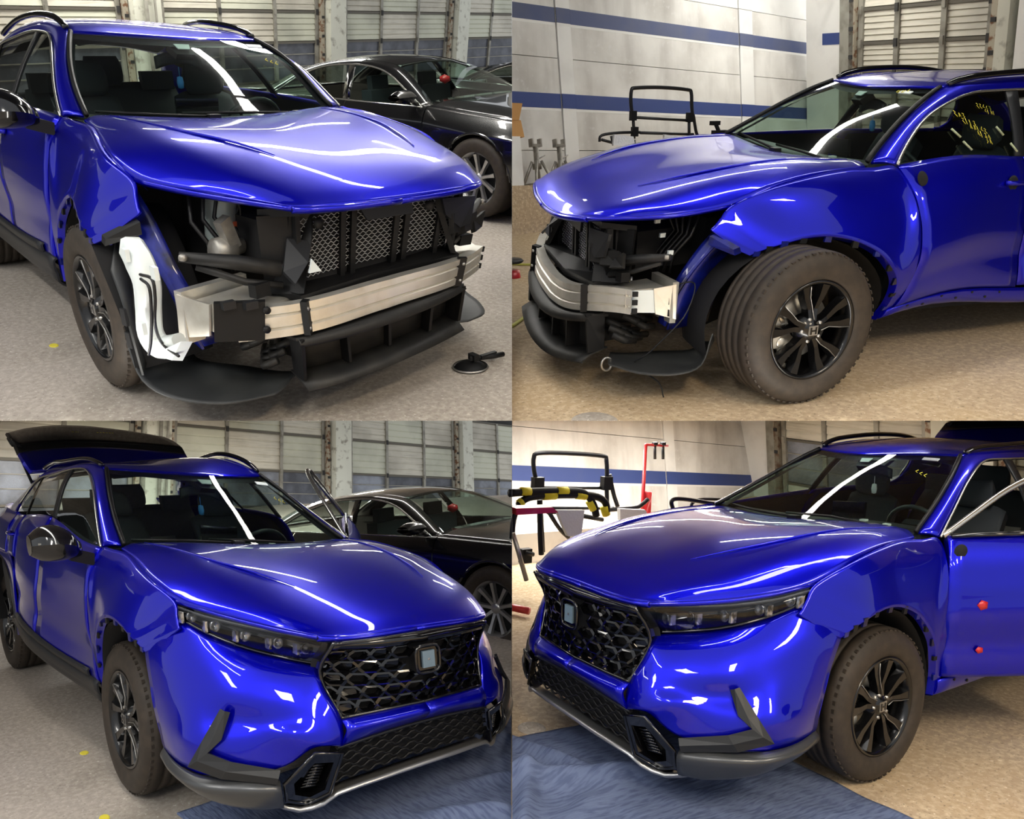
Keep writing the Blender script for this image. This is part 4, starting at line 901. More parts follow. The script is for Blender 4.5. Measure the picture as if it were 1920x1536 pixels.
    if q == 'TR':
        part('bracket_bolt', MB().lathe([(0, .02), (.014, .018), (.016, 0)], 10, 'z', (.84, .575, .575)), YELLOW, root, fit=fit)
        part('side_sticker', MB().poly([(.875, .69, .545), (.875, .69, .435), (.68, .725, .435), (.68, .725, .555)], (0, .003, 0)), WHITEPL, root, fit=fit)
        part('cable', MB().tube(cr([(.62, .68, .56), (.52, .80, .60), (.60, .86, .45), (.74, .72, .25), (.80, .62, .17), (.70, .72, .10), (.68, .74, .03)], 5).tolist(), .004, 5), GREYPL, root, fit=fit)
    if q == 'TL':
        part('coolant_bottle', MB().grid(surf([[(.50 + .0 * a, -.47 + .10 * math.cos(t_) * r_ + .02, z) if False else (.46 + .07 * math.sin(t_) * r_, -.445 + .065 * math.cos(t_) * r_, z) for t_ in [k * math.pi / 4 for k in range(9)]] for z, r_, a in ((.65, .8, 0), (.70, 1, 0), (.80, 1, 0), (.86, .9, 0), (.88, .5, 0))], 3, 2), 0), BOTTLE, root, fit=fit)
        part('level_label', MB().box((.53, -.425, .745), (.008, .018, .06)), ORANGE, root, fit=fit)
        part('hose', MB().tube(cr([(.54, -.46, .86), (.56, -.42, .84), (.55, -.41, .76), (.55, -.41, .68)], 4).tolist(), .005, 5), RUBBERHOSE, root, fit=fit)
        part('compressor', MB().lathe([(0, .08), (.03, .08), (.035, .04), (.05, .03), (.05, -.05), (.035, -.06), (0, -.06)], 16, 'y', (.60, -.52, .70)).box((.62, -.52, .76), (.05, .05, .12), Matrix.Rotation(.4, 3, 'X')), ALUDK, root, fit=fit)
        # white washer tank in front of the right wheel
        tk = cr([at('TL', u_, v_, y=y_) for u_, v_, y_ in ((246, 462, -.92), (262, 492, -.93), (276, 530, -.93), (279, 580, -.92), (283, 625, -.91), (303, 650, -.89), (338, 645, -.84))], 4)
        w_ = [.040, .046, .038, .034, .038, .042, .04]
        rad_ = np.interp(np.linspace(0, 6, len(tk)), range(7), w_)
        rows = []
        for i, p in enumerate(tk):
            a = tk[max(0, i - 1)]; b = tk[min(len(tk) - 1, i + 1)]; t_ = Vector(b - a).normalized(); n1 = Vector((.35, -.9, 0)); n1 = (n1 - t_ * n1.dot(t_)).normalized(); n2 = t_.cross(n1)
            rr = rad_[i]; rows.append([tuple(Vector(p) + n2 * (rr * cx) + n1 * (.04 * cy)) for cx, cy in ((-1, -.6), (-1, .6), (-.75, 1), (.75, 1), (1, .6), (1, -.6), (.7, -1), (-.7, -1), (-1, -.6))])
        mb = MB().grid(np.array(rows), 0); n = len(mb.v)
        mb.f += [tuple(range(8)), tuple(n - 9 + i for i in range(8))]; mb.sm += [False, False]
        tank = part('washer_tank', mb, WHITEPL, root)
        T_ = lambda u_, v_, y_=-.975: at('TL', u_, v_, y=min(y_, -.90))
        for u_, v_ in ((236, 478), (290, 512), (268, 615)): part('mounting_lug', MB().box(T_(u_, v_), (.04, .015, .045)), WHITEPL, tank)
        part('tank_foot', MB().poly([T_(308, 655, -.78), T_(340, 640, -.78), T_(322, 676, -.78), T_(308, 672, -.78)], (.03, .03, 0)), WHITEPL, tank)
        hs = MB().tube(cr([T_(263, 515), T_(285, 524), T_(291, 560), T_(291, 610), T_(305, 645, -.82), T_(335, 668, -.80)], 5).tolist(), .006, 6).tube(cr([T_(264, 523), T_(280, 540), T_(284, 590), T_(283, 640), T_(279, 665)], 5).tolist(), .006, 6)
        part('washer_hose', hs, RUBBERHOSE, tank)
    # lower deflector: shelf, box and lip
    def arc(x0, x1, y1, z, n=13): return [(x1 + (x0 - x1) * (1 - (2 * k / (n - 1) - 1) ** 2), -y1 + 2 * y1 * k / (n - 1), z) for k in range(n)]
    sh = MB().grid(np.array([arc(1.12, 1.00, .49, .415), arc(1.145, 1.03, .50, .395), arc(1.13, 1.01, .49, .375)]), 0); sh.grid(np.array([arc(.96, .90, .48, .40), arc(1.12, 1.00, .50, .415)]), .01, (0, 0, 1))
    part('deflector_shelf', sh, PLASTIC2, root, fit=fit)
    part('deflector_back', MB().grid(np.array([arc(1.02, .92, .46, .40), arc(1.02, .92, .46, .24)]), .01, (1, 0, 0)), PLASTIC2, root, fit=fit)
    part('deflector_lip', MB().grid(np.array([arc(1.0, .90, .48, .245), arc(1.10, 1.0, .50, .225), arc(1.15, 1.06, .50, .195), arc(1.14, 1.05, .50, .187)]), .006, (0, 0, 1)), PLASTIC2, root, fit=fit)
    for s in (1, -1): part('deflector_end', MB().poly([(1.03, .49 * s, .41), (.92, .48 * s, .41), (.92, .48 * s, .23), (1.02, .50 * s, .23)], (0, -.02 * s, 0)), PLASTIC, root, fit=fit)
    for y in (-.22, .02, .26): part('deflector_rib', MB().bb((1.06, y - .008, .40), (.98, y + .008, .24)), PLASTIC, root, fit=fit)
    # splash shields under each side
    for s in (1, -1):
        g = [[(.40, .86 * s, .36), (.36, .80 * s, .30), (.35, .6 * s, .24)], [(.50, .89 * s, .22), (.45, .78 * s, .20), (.42, .6 * s, .20)], [(.68, .885 * s, .185), (.66, .76 * s, .18), (.6, .5 * s, .19)], [(.86, .80 * s, .18), (.82, .68 * s, .18), (.75, .45 * s, .19)], [(.95, .62 * s, .19), (.92, .54 * s, .19), (.85, .4 * s, .20)]]
        part('splash_shield', MB().grid(surf(g, 4, 4), .006, (0, 0, 1)), SHIELD, root, fit=fit)
        if s < 0:
            g = [[(.30, .80 * s, .74), (.38, .86 * s, .66)], [(.40, .80 * s, .60), (.46, .87 * s, .56)], [(.42, .80 * s, .45), (.50, .88 * s, .42)], [(.42, .80 * s, .30), (.50, .88 * s, .24)]]
            part('liner_front', MB().grid(surf(g, 4, 2), .008, (1, s, 0)), SHIELD, root, fit=fit)
            for z in (.50, .40): part('liner_slot', MB().box((.475, .885 * s, z), (.03, .01, .07)), LINER, root, fit=fit)
        lo = MB(); rnd = random.Random(3)
        for k in range(9):
            x0, y0, z0 = .62 + .06 * (k % 3), s * (.40 + .05 * (k // 3)), .26 + .03 * (k % 4); lo.tube([(x0, y0, z0), (x0 + .10, y0 + .08 * s, z0 + .02), (x0 + .16, y0 + .05 * s, z0 + .05)], .018, 6)
        part('wiring_loom', lo, PLASTIC2, root, fit=fit)
        part('horn', MB().lathe([(0, .02), (.04, .02), (.045, 0), (.02, -.03)], 16, 'x', (.90, .40 * s, .30)), PLASTIC2, root, fit=fit)
    part('cooler_box', MB().bb((.74, -.40, .26), (.90, .40, .42)), LINER, root, fit=fit)
    part('tow_eye', MB().lathe([(.025, -.006), (.035, -.006), (.035, .006), (.025, .006)], 16, 'y', (.92, .52, .17), closed=True), STEEL, root, fit=fit)

def build_suv(q, label):
    fit = Fit(q); M = ROOM[q]
    root = thing('sport_utility_vehicle', M, label, 'car')
    near = -1 if q[1] == 'L' else 1
    stripped = q[0] == 'T'
    hood(root, fit)
    for s in (1, -1):
        fender(root, fit, s); liner(root, fit, 0, s); liner(root, fit, -2.70, s)
        wheel(root, q, fit, 0, s, {'TL': .0, 'TR': .0}.get(q, 0)); wheel(root, q, fit, -2.70, s)
    greenhouse(root, fit, q, open_doors=(1,) if q in ('BR', 'BL') else ())
    if q in ('BR', 'BL'): open_door(root, fit, 1, q)
    side_doors(root, fit, 'BR' if q in ('BR', 'BL') else q, near)
    body_core(root, fit, stripped); rear_end(root, fit, q)
    if q[1] == 'L': mirror(root, fit, -1)
    if q == 'TR':
        g = lambda x, f: (x, .776 + (.575 - .776) * f + .034, 1.13 + .27 * f)
        dn = Vector((0, -.16, .27)).normalized()
        for k, (x, f, n, sz) in enumerate(((-1.10, .70, 3, .034), (-1.13, .57, 4, .032), (-1.16, .46, 5, .034), (-1.19, .34, 4, .034), (-1.23, .22, 2, .036), (-1.29, .90, 5, .028), (-1.33, .80, 4, .026))):
            scribble('window_writing', g(x, f), (-1, 0, -.15), tuple(dn), n, sz, root, fit, 3 + k)
        for k, (x, f) in enumerate(((-1.02, .45), (-1.05, .22), (-1.36, .55), (-1.42, .25))):
            a_ = g(x, f); b_ = g(x - .03, f - .16); part('tape_strip', MB().tube([a_, b_], .006, 4), mat('pale_tape_%d' % k, (.45, .5, .3), .7), root, fit=fit)
        scribble('windshield_writing', (-1.0, .34, 1.395 + .045), (.0, .9, 0.02), (-.55, 0, .55), 5, .03, root, fit, 9)
    if q in ('BR', 'TL', 'BL'): scribble('windshield_writing', (-.86, .40, 1.36), (.2, .8, -.3), (-.55, 0, .55), 3, .045, root, fit, 12)
    if q == 'TR':
        part('mirror_mount', MB().lathe([(0, .004), (.028, .004), (.034, -.004)], 16, 'y', (-.66, .853, 1.05)), LINER, root, fit=fit)
    if stripped: stripped_front(root, q, fit)
    else: front_bumper(root, fit); tailgate(root, fit, q)
    return root

# ------------------------------------------------------------------ bays: floors, partition, lamps
def cam_pt(x, y, z): return CAM2W @ Vector((x, y, z))
def floor_pt(q, xc, zc):
    """point of the bay's floor at camera-axis position xc, zc (world coordinates)"""
    M = ROOM[q]; n = M.to_3x3() @ Vector((0, 0, 1)); o = M.translation
    a = cam_pt(xc, 0, zc); d = (CAM2W.to_3x3() @ Vector((0, 1, 0)))
    return a + d * ((o - a).dot(n) / d.dot(n))
def front_z(q, xc):
    """camera-axis depth where the upper floor meets the slab plane"""
    lo, hi = 1.0, 12.0
    for _ in range(50):
        m_ = (lo + hi) / 2; p = CAM2W.inverted() @ floor_pt(q, xc, m_)
        if p.y > .014 * m_: lo = m_
        else: hi = m_
    return lo
def floors():
    for q in ('TL', 'TR'):
        sgn = -1 if q == 'TL' else 1; x0 = .0; X = 10 * sgn; zf = 16
        a = floor_pt(q, x0, front_z(q, x0)); b = floor_pt(q, X, front_z(q, X)); c = floor_pt(q, X, zf); d = floor_pt(q, x0, zf)
        e = cam_pt(X, .014 * zf, zf); f = cam_pt(x0, .014 * zf, zf)
        V = [a, b, c, d, e, f]; Mi = ROOM[q].inverted()
        mb = MB().add([tuple(Mi @ v) for v in V], [(0, 1, 2, 3), (1, 0, 5, 4), (3, 2, 4, 5), (0, 3, 5), (1, 4, 2)])
        o = mesh_obj('floor', mb, CONC if q == 'TL' else CONCTAN, matrix=ROOM[q]); tag(o, kind='structure')
    for q in ('BL', 'BR'):
        sgn = -1 if q == 'BL' else 1; x0 = .0; X = 10 * sgn; zf = 16
        V = [floor_pt(q, x0, -5), floor_pt(q, X, -5), floor_pt(q, X, zf), floor_pt(q, x0, zf)]; Mi = ROOM[q].inverted()
        V = [Mi @ v for v in V]; mb = MB().poly([tuple(v) for v in V], (0, 0, -.1))
        o = mesh_obj('floor', mb, CONC if q == 'BL' else CONCTAN, matrix=ROOM[q]); tag(o, kind='structure')
    # sheet partition between the bays of each storey
    z0 = 5.0
    P = [cam_pt(0, -6, z0), cam_pt(0, 1.9, 5.0), cam_pt(0, 1.9, 16), cam_pt(0, -6, 16)]
    mb = MB().poly([tuple(p - Vector((.0005, 0, 0))) for p in P], (.001, 0, 0))
    tag(mesh_obj('wall_partition', mb, PARTM), kind='structure')
floors()
def lamp_strip(M, a, b, wd, th, m, lab=None):
    pass
RET = {'TR': ([[-0.0983, 0.1821, 0.9784], [0.9951, 0.0289, 0.0946], [-0.0111, 0.9829, -0.1841]], [-6.179, -6.008, 0.15]),
       'BR': ([[-0.0237, 0.1655, 0.9861], [0.9994, 0.0122, 0.0225], [-0.0089, 0.9857, -0.1658]], [-7.318, -5.881, -0.845])}
RETM = {q: ROOM[q] @ m4(*RET[q]) for q in RET}

def ribbed(u0, u1, v0, v1, n=5, d=.022):
    G = []
    h = (v1 - v0) / n
    for k in range(n):
        G += [(v0 + k * h, 0), (v0 + k * h + .12 * h, d), (v0 + k * h + .85 * h, d * .55)]
    G.append((v1, 0))
    return MB().grid(np.array([[(u, v, dd) for u in (u0, u1)] for v, dd in G]), 0, smooth=False)
def garage_door(idx, M, us, vs, kinds, cut, pm, jl=.07, stile=.07, off=0.0):
    """us: stile positions; vs: rail positions; kinds[row]: 'p' panel, 'w' clear pane, 'm' mottled pane"""
    d = thing('door_%d' % idx, M, None, None, kind='structure'); fit = None
    for i in range(len(us) - 1):
        for j in range(len(vs) - 1):
            k = kinds[j] if isinstance(kinds[j], str) and len(kinds[j]) == 1 else kinds[j][i % len(kinds[j])]
            u0, u1, v0, v1 = us[i] + stile / 2, us[i + 1] - stile / 2, vs[j] + .02, vs[j + 1] - .02
            if k == 'p': part('panel', ribbed(u0, u1, v0, v1), pm if (i + j) % 2 else DOORP, d, cut=cut)
            else:
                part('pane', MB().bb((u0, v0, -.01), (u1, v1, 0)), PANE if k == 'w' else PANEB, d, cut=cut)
                for f in (.36, .70): part('glazing_bar', MB().bb((u0, v0 + (v1 - v0) * f - .008, 0), (u1, v0 + (v1 - v0) * f + .008, .015)), DOORF, d, cut=cut)
    for u in us: part('stile', MB().bb((u - stile / 2, vs[0], .0), (u + stile / 2, vs[-1], .05)), DOORF, d, cut=cut)
    for v in vs: part('rail', MB().bb((us[0], v - .018, .0), (us[-1], v + .018, .035)), RAILM, d, cut=cut)
    for i, u in enumerate(us):
        for v in vs[1:-1]: part('hinge', MB().bb((u - .025, v - .05, .05), (u + .025, v + .05, .07)), DARKGAP if i % 2 else DOORF, d, cut=cut)
    for u, s in ((us[0], -1), (us[-1], 1)):
        part('track', MB().bb((u + s * .05, vs[0], .04), (u + s * .13, vs[-1], .12)), RUST, d, cut=cut)
        for k in range(10):
            v = vs[0] + (vs[-1] - vs[0]) * (k + .5) / 10
            part('track_bracket', MB().bb((u + s * .06, v, .12), (u + s * .12, v + .05, .135)), DARKGAP, d, cut=cut)
    return d
def column(M, u0, u1, v0, v1, cut, n=1, pipes=()):
    o = mesh_obj('column', MB().bb((u0, v0, -.1), (u1, v1, .25)), PLASTER, matrix=M, cut=cut); tag(o, kind='structure')
    o2 = mesh_obj('trim_%d' % n, MB().bb((u0 - .14, v0, -.1), (u0, v1, .02)).bb((u1, v0, -.1), (u1 + .14, v1, .02)), DARKGAP, matrix=M, cut=cut); tag(o2, kind='structure')
    for k, (u, r) in enumerate(pipes):
        p = mesh_obj('conduit_pipe', MB().tube([(u, v0, .30), (u, v1, .30)], r, 8), DOORF, matrix=M, cut=cut); tag(p, kind='structure')

def back_wall(q, cut, us, vs, kinds, vb, vt, k0):
    M = WALLM[q]
    o = mesh_obj('wall_back', MB().bb((-14, vb - .6, -.3), (14, vt, -.12)), DARKGAP, matrix=M, cut=cut); tag(o, kind='structure')
    for i, U in enumerate(us): garage_door(k0 + i, M, U, vs, kinds[i], cut, DOORP2)
# upper left bay
back_wall('TL', 'TL', [[-4.15, -2.95, -1.76, -.62], [.16, 1.29, 2.52, 3.56], [4.34, 5.40, 6.58, 7.60], [8.36, 9.36, 10.5, 11.5]],
          [-.25, .30, .855, 1.55, 2.10, 2.65, 3.2], ['ppwppp', 'ppwppp', 'ppwppp', 'ppwppp'], -.6, 4.2, 1)
for i, (a, b, pp) in enumerate([(-.47, .02, ((-.28, .03), (-.12, .02))), (3.74, 4.16, ()), (7.78, 8.2, ()), (-4.7, -4.3, ())]): column(WALLM['TL'], a, b, -.6, 4.2, 'TL', 1 + i, pp)
# lower left bay
back_wall('BL', 'BL', [[-4.3, -3.05, -2.07, -.95], [-.15, .91, 2.16, 3.22], [3.99, 5.07, 6.29, 7.34], [8.04, 9.13, 10.3, 11.4]],
          [-.335, .39, 1.115, 1.836, 2.611, 3.386], [('p', 'm', 'm', 'p', 'p'), ('p', 'p', 'mmw', 'p', 'p'), ('p', 'p', 'mww', 'p', 'p'), ('p', 'p', 'm', 'p', 'p')], -.6, 4.2, 5)
for i, (a, b, pp) in enumerate([(-.78, -.32, ((-.55, .03), (-.42, .02))), (3.4, 3.83, ()), (7.5, 7.88, ()), (-4.9, -4.5, ())]): column(WALLM['BL'], a, b, -.6, 4.2, 'BL', 5 + i, pp)

# right bays: concrete side wall with two painted stripes, panels between raised pilasters
def side_wall(q, cut, pil, corner, rows, stripes, vt, floorv=-.6, u0=-8):
    M = WALLM[q]
    wq = thing('wall_side', M, None, None, kind='structure')
    part('backing', MB().bb((u0, floorv - .5, -.3), (corner, vt + 2, -.05)), DARKGAP, wq, cut=cut)
    edges = [u0] + [x for p in pil for x in p] + [corner]
    for i in range(0, len(edges) - 1):
        ispil = i % 2 == 1
        a, b = edges[i] + .006, edges[i + 1] - .006
        vv = [floorv] + ([] if ispil else rows) + [vt, vt + 2]
        for j in range(len(vv) - 1):
            part('wall_panel', MB().bb((a, vv[j] + .004, -.05), (b, vv[j + 1] - .004, .012 if ispil else 0)), WALLW if (vv[j] >= vt or ispil) else WALLP, wq, cut=cut)
        for (s0, s1, m_) in stripes:
            part('painted_stripe', MB().bb((a, s0, 0), (b, s1, .016 if ispil else .004)), m_, wq, cut=cut)
            part('stripe_edge', MB().bb((a, s0 - .03, 0), (b, s0, .014 if ispil else .002)), WALLW, wq, cut=cut)
    return wq
side_wall('TR', 'TR', [(-1.4, -1.15), (2.32, 2.54), (5.62, 5.92)], 7.55, [.47, 1.48], [(.935, 1.095, STRIPE), (1.86, 2.02, STRIPE2)], 2.33)
CURB = mesh_obj('trim_20', MB().bb((-6, -.7, 0), (7.5, .04, .5)), CONCTAN, matrix=WALLM['TR'], cut='TR'); tag(CURB, kind='structure')
LEDGE = mesh_obj('trim_21', MB().bb((-7, -3.9, -.3), (3, -3.45, .30)), WALLP, matrix=ROOM['BR'], cut='BR'); tag(LEDGE, kind='structure')
side_wall('BR', 'BR', [(-3.4, -3.1), (3.12, 3.38)], 5.836, [.5, 1.67], [(1.015, 1.20, STRIPE)], 3.0)
def return_wall(q, cut, k, a, e, vs, kinds, us, stripe):
    M = RETM[q]
    wq = thing('wall_end', M, None, None, kind='structure')
    part('wall_panel', MB().bb((-.4, -.5, -.3), (a - .18, 4, 0)), WALLW, wq, cut=cut)
    if stripe: part('painted_stripe', MB().bb((-.1, stripe[0], 0), (a - .18, stripe[1], .004)), STRIPE, wq, cut=cut)
    part('backing', MB().bb((a - .2, -.5, -.3), (14, 5, -.12)), DARKGAP, wq, cut=cut)
    mesh = mesh_obj('column', MB().bb((a - .26, -.5, -.1), (a - .03, 5, .12)), DOORF, matrix=M, cut=cut); tag(mesh, kind='structure')
    garage_door(k, M, us, vs, kinds, cut, DOORP)
return_wall('TR', 'TR', 9, .572, 2.5, [-.3, .30, .87, 1.43, 1.80, 2.21, 2.75, 3.2], ('p',) * 7, [.60, 1.16, 1.82, 2.42], (1.80, 1.95))
return_wall('BR', 'BR', 10, .50, 2.9, [-.3, .5, 1.2, 1.90, 2.6, 3.3], ('p', 'p', 'm', 'p', 'p'), [.52, 1.25, 2.10, 2.80], None)
for q, a, b, n in (('TR', 2.60, 2.74, 12), ('TR', 2.84, 3.3, 13), ('BR', 2.97, 3.22, 14), ('BR', 3.30, 3.55, 15), ('BR', 3.62, 3.75, 16)):
    o = mesh_obj('column', MB().bb((a, -.5, -.1), (b, 5, .2)), PLASTER if n != 13 else WALLW, matrix=RETM[q], cut=q); tag(o, kind='structure')
garage_door(11, RETM['BR'], [3.9, 4.9, 5.9], [-.3, .5, 1.2, 1.9, 2.6], ('p',) * 4, 'BR', DOORP)
# security camera under the corner, upper right bay
M = RETM['TR']
sc_ = thing('security_camera', M @ Matrix.Translation((.16, 2.42, .2)), 'small white dome security camera hanging by the wall corner', 'camera')
part('camera_body', MB().lathe([(0, .03), (.03, .025), (.035, 0), (.03, -.03), (0, -.035)], 14, 'z').tube([(0, .02, 0), (0, .16, 0)], .006, 6), WHITE, sc_)
part('camera_lens', MB().lathe([(0, .012), (.014, .01), (.015, -.01)], 12, 'z', (-.04, 0, .03)), GLOSSBLK, sc_)

# ceilings and lamps
def lamp(M, a, b, wd, th, m, lab, grp=None, nm='ceiling_light', down=(0, 0, -1)):
    a = Vector(a); b = Vector(b); d = (b - a); L = d.length; d.normalize(); n = Vector(down).cross(d).normalized() * wd / 2; z = Vector(down)
    o = thing(nm, M @ Matrix.Translation(a), lab, 'lamp', grp)
    f = lambda s, t, k: tuple(n * s + d * t + z * k)
    P = [f(-1, 0, 0), f(1, 0, 0), f(1, L, 0), f(-1, L, 0)]
    part('light_tube', MB().poly(P, tuple(z * th)) if th > .001 else MB().add([tuple(Vector(p) + z * .00008) for p in P], [(0, 1, 2, 3)]), m, o)
    return o
for q in ('TL', 'TR'):
    sg = -1 if q == 'TL' else 1
    Mi = ROOM[q].inverted()
    # deck 3.4 m above the floor, over the cars
    P = [Mi @ cam_pt(x * sg, 0, z) for x, z in ((0, 2.2), (9, 2.2), (9, 15), (0, 15))]
    up = Mi.to_3x3() @ (CAM2W.to_3x3() @ Vector((0, 1, 0)))
    P = [p + up * ((3.4 - p.z) / up.z) for p in P]
    mb = MB().poly([tuple(p) for p in P], (0, 0, .1)); tag(mesh_obj('ceiling', mb, CEILM, matrix=ROOM[q], cut=q), kind='structure')
LIGHTS = {
 'TL': [((-2.3, 1.18, 3.38), (-.85, 1.32, 3.38), .09), ((-.80, 1.33, 3.38), (.45, 1.42, 3.38), .09), ((-3.2, -2.6, 3.38), (.9, -2.6, 3.38), .09), ((-4.5, 3.9, 3.38), (.5, 4.3, 3.38), .09), ((-10.0, -.5, 3.38), (-9.6, 6.5, 3.38), .35)],  # last, wide strip is an added wash for the garage doors
 'TR': [((-2.2, -1.68, 3.38), (-.5, -2.85, 3.38), .10), ((-3.0, .25, 3.38), (1.1, .25, 3.38), .09), ((-8.0, -5.6, 3.38), (-3.6, -4.7, 3.38), .30), ((-.3, -3.95, 3.38), (3.0, -3.0, 3.38), .28)]}  # both wide strips are added to brighten the side wall
BAY = {'TL': 'upper left', 'TR': 'upper right', 'BL': 'lower left', 'BR': 'lower right'}
WHICH = {'TL': ['rear one of two in-line', 'front one of two in-line', "washer-tank-side", 'saloon-side', 'added wide garage-door'],
         'TR': ['slanting', 'long car-axis', 'added wide far-wall', 'added wide front-corner'],
         'BL': ['rear one of two in-line', 'front one of two in-line', 'mirror-side', 'saloon-side', 'added wide garage-door'],
         'BR': ['slanting', 'open-door-side', 'trolley-side', 'added wide striped-wall']}
for q in LIGHTS:
    for k, (a, b, wd) in enumerate(LIGHTS[q]):
        lamp(ROOM[q], a, b, wd, .04, TUBE, '%s strip light under the ceiling deck, %s bay' % (WHICH[q][k], BAY[q]), 'strip lights, %s bay' % BAY[q])
# lower bays: strips let into the underside of the slab
def slab_pt(q, x, y):
    """point of the slab's underside above the floor point x, y of the bay (bay coordinates)"""
    M = ROOM[q]; p = M @ Vector((x, y, 0)); n = M.to_3x3() @ Vector((0, 0, 1)); k = (Vector((0, 0, EYE_Z)) - p).dot(SLAB_N) / n.dot(SLAB_N)
    return M.inverted() @ (p + n * k)
LOW = {'BL': [((-1.5, .2), (-.40, .54), .05), ((-.35, .2), (.95, .27), .05), ((-1.6, -1.15), (1.0, -1.15), .06), ((-3.6, 2.6), (.2, 3.0), .06), ((-8.0, -.5), (-7.7, 5.5), .35)],  # wide one added to lift the garage doors
       'BR': [((-1.5, .14), (-.35, -.60), .05), ((-1.6, .75), (.9, .75), .05), ((-4.0, -2.2), (.2, -2.6), .06), ((-5.5, -3.9), (-.5, -3.4), .25)]}  # wide one added to lift the striped wall
for q in LOW:
    Mi = ROOM[q].inverted().to_3x3(); dn = -(Mi @ SLAB_N).normalized()
    for k, (a, b, wd) in enumerate(LOW[q]):
        a, b = slab_pt(q, *a), slab_pt(q, *b)
        lamp(ROOM[q], a, b, wd, .0004, WALLWASH if wd > .2 else TUBELOW, '%s strip light flush in the ceiling, %s bay' % (WHICH[q][k], BAY[q]), 'flush strip lights, %s bay' % BAY[q], down=tuple(dn))

# added fill panels, out of view over and behind the camera, brightening the fronts
for k, (x, y, z, wx, wy, mt) in enumerate(((-3.4, .2, 3.7, .5, 1.6, 'c'), (-1.1, -.6, 3.7, .5, 1.6, 'c'), (1.3, -.6, 3.7, .5, 1.6, 'w'), (3.8, .2, 3.7, .5, 1.6, 'w'))):
    M = Matrix.Translation((x, y, z))
    o = thing('fill_panel', M, 'added fill panel %s' % ('over the left bays, farther left', 'over the left bays, nearer the partition', 'over the right bays, nearer the partition', 'over the right bays, farther right')[k], 'lamp', 'added fill panels over the viewpoint')
    part('housing', MB().bb((-wx / 2 - .03, -wy / 2 - .03, .01), (wx / 2 + .03, wy / 2 + .03, .08)), GREYPL, o)
    part('diffuser', MB().bb((-wx / 2, -wy / 2, 0), (wx / 2, wy / 2, .01)), FILLC if mt == 'c' else FILLW, o)

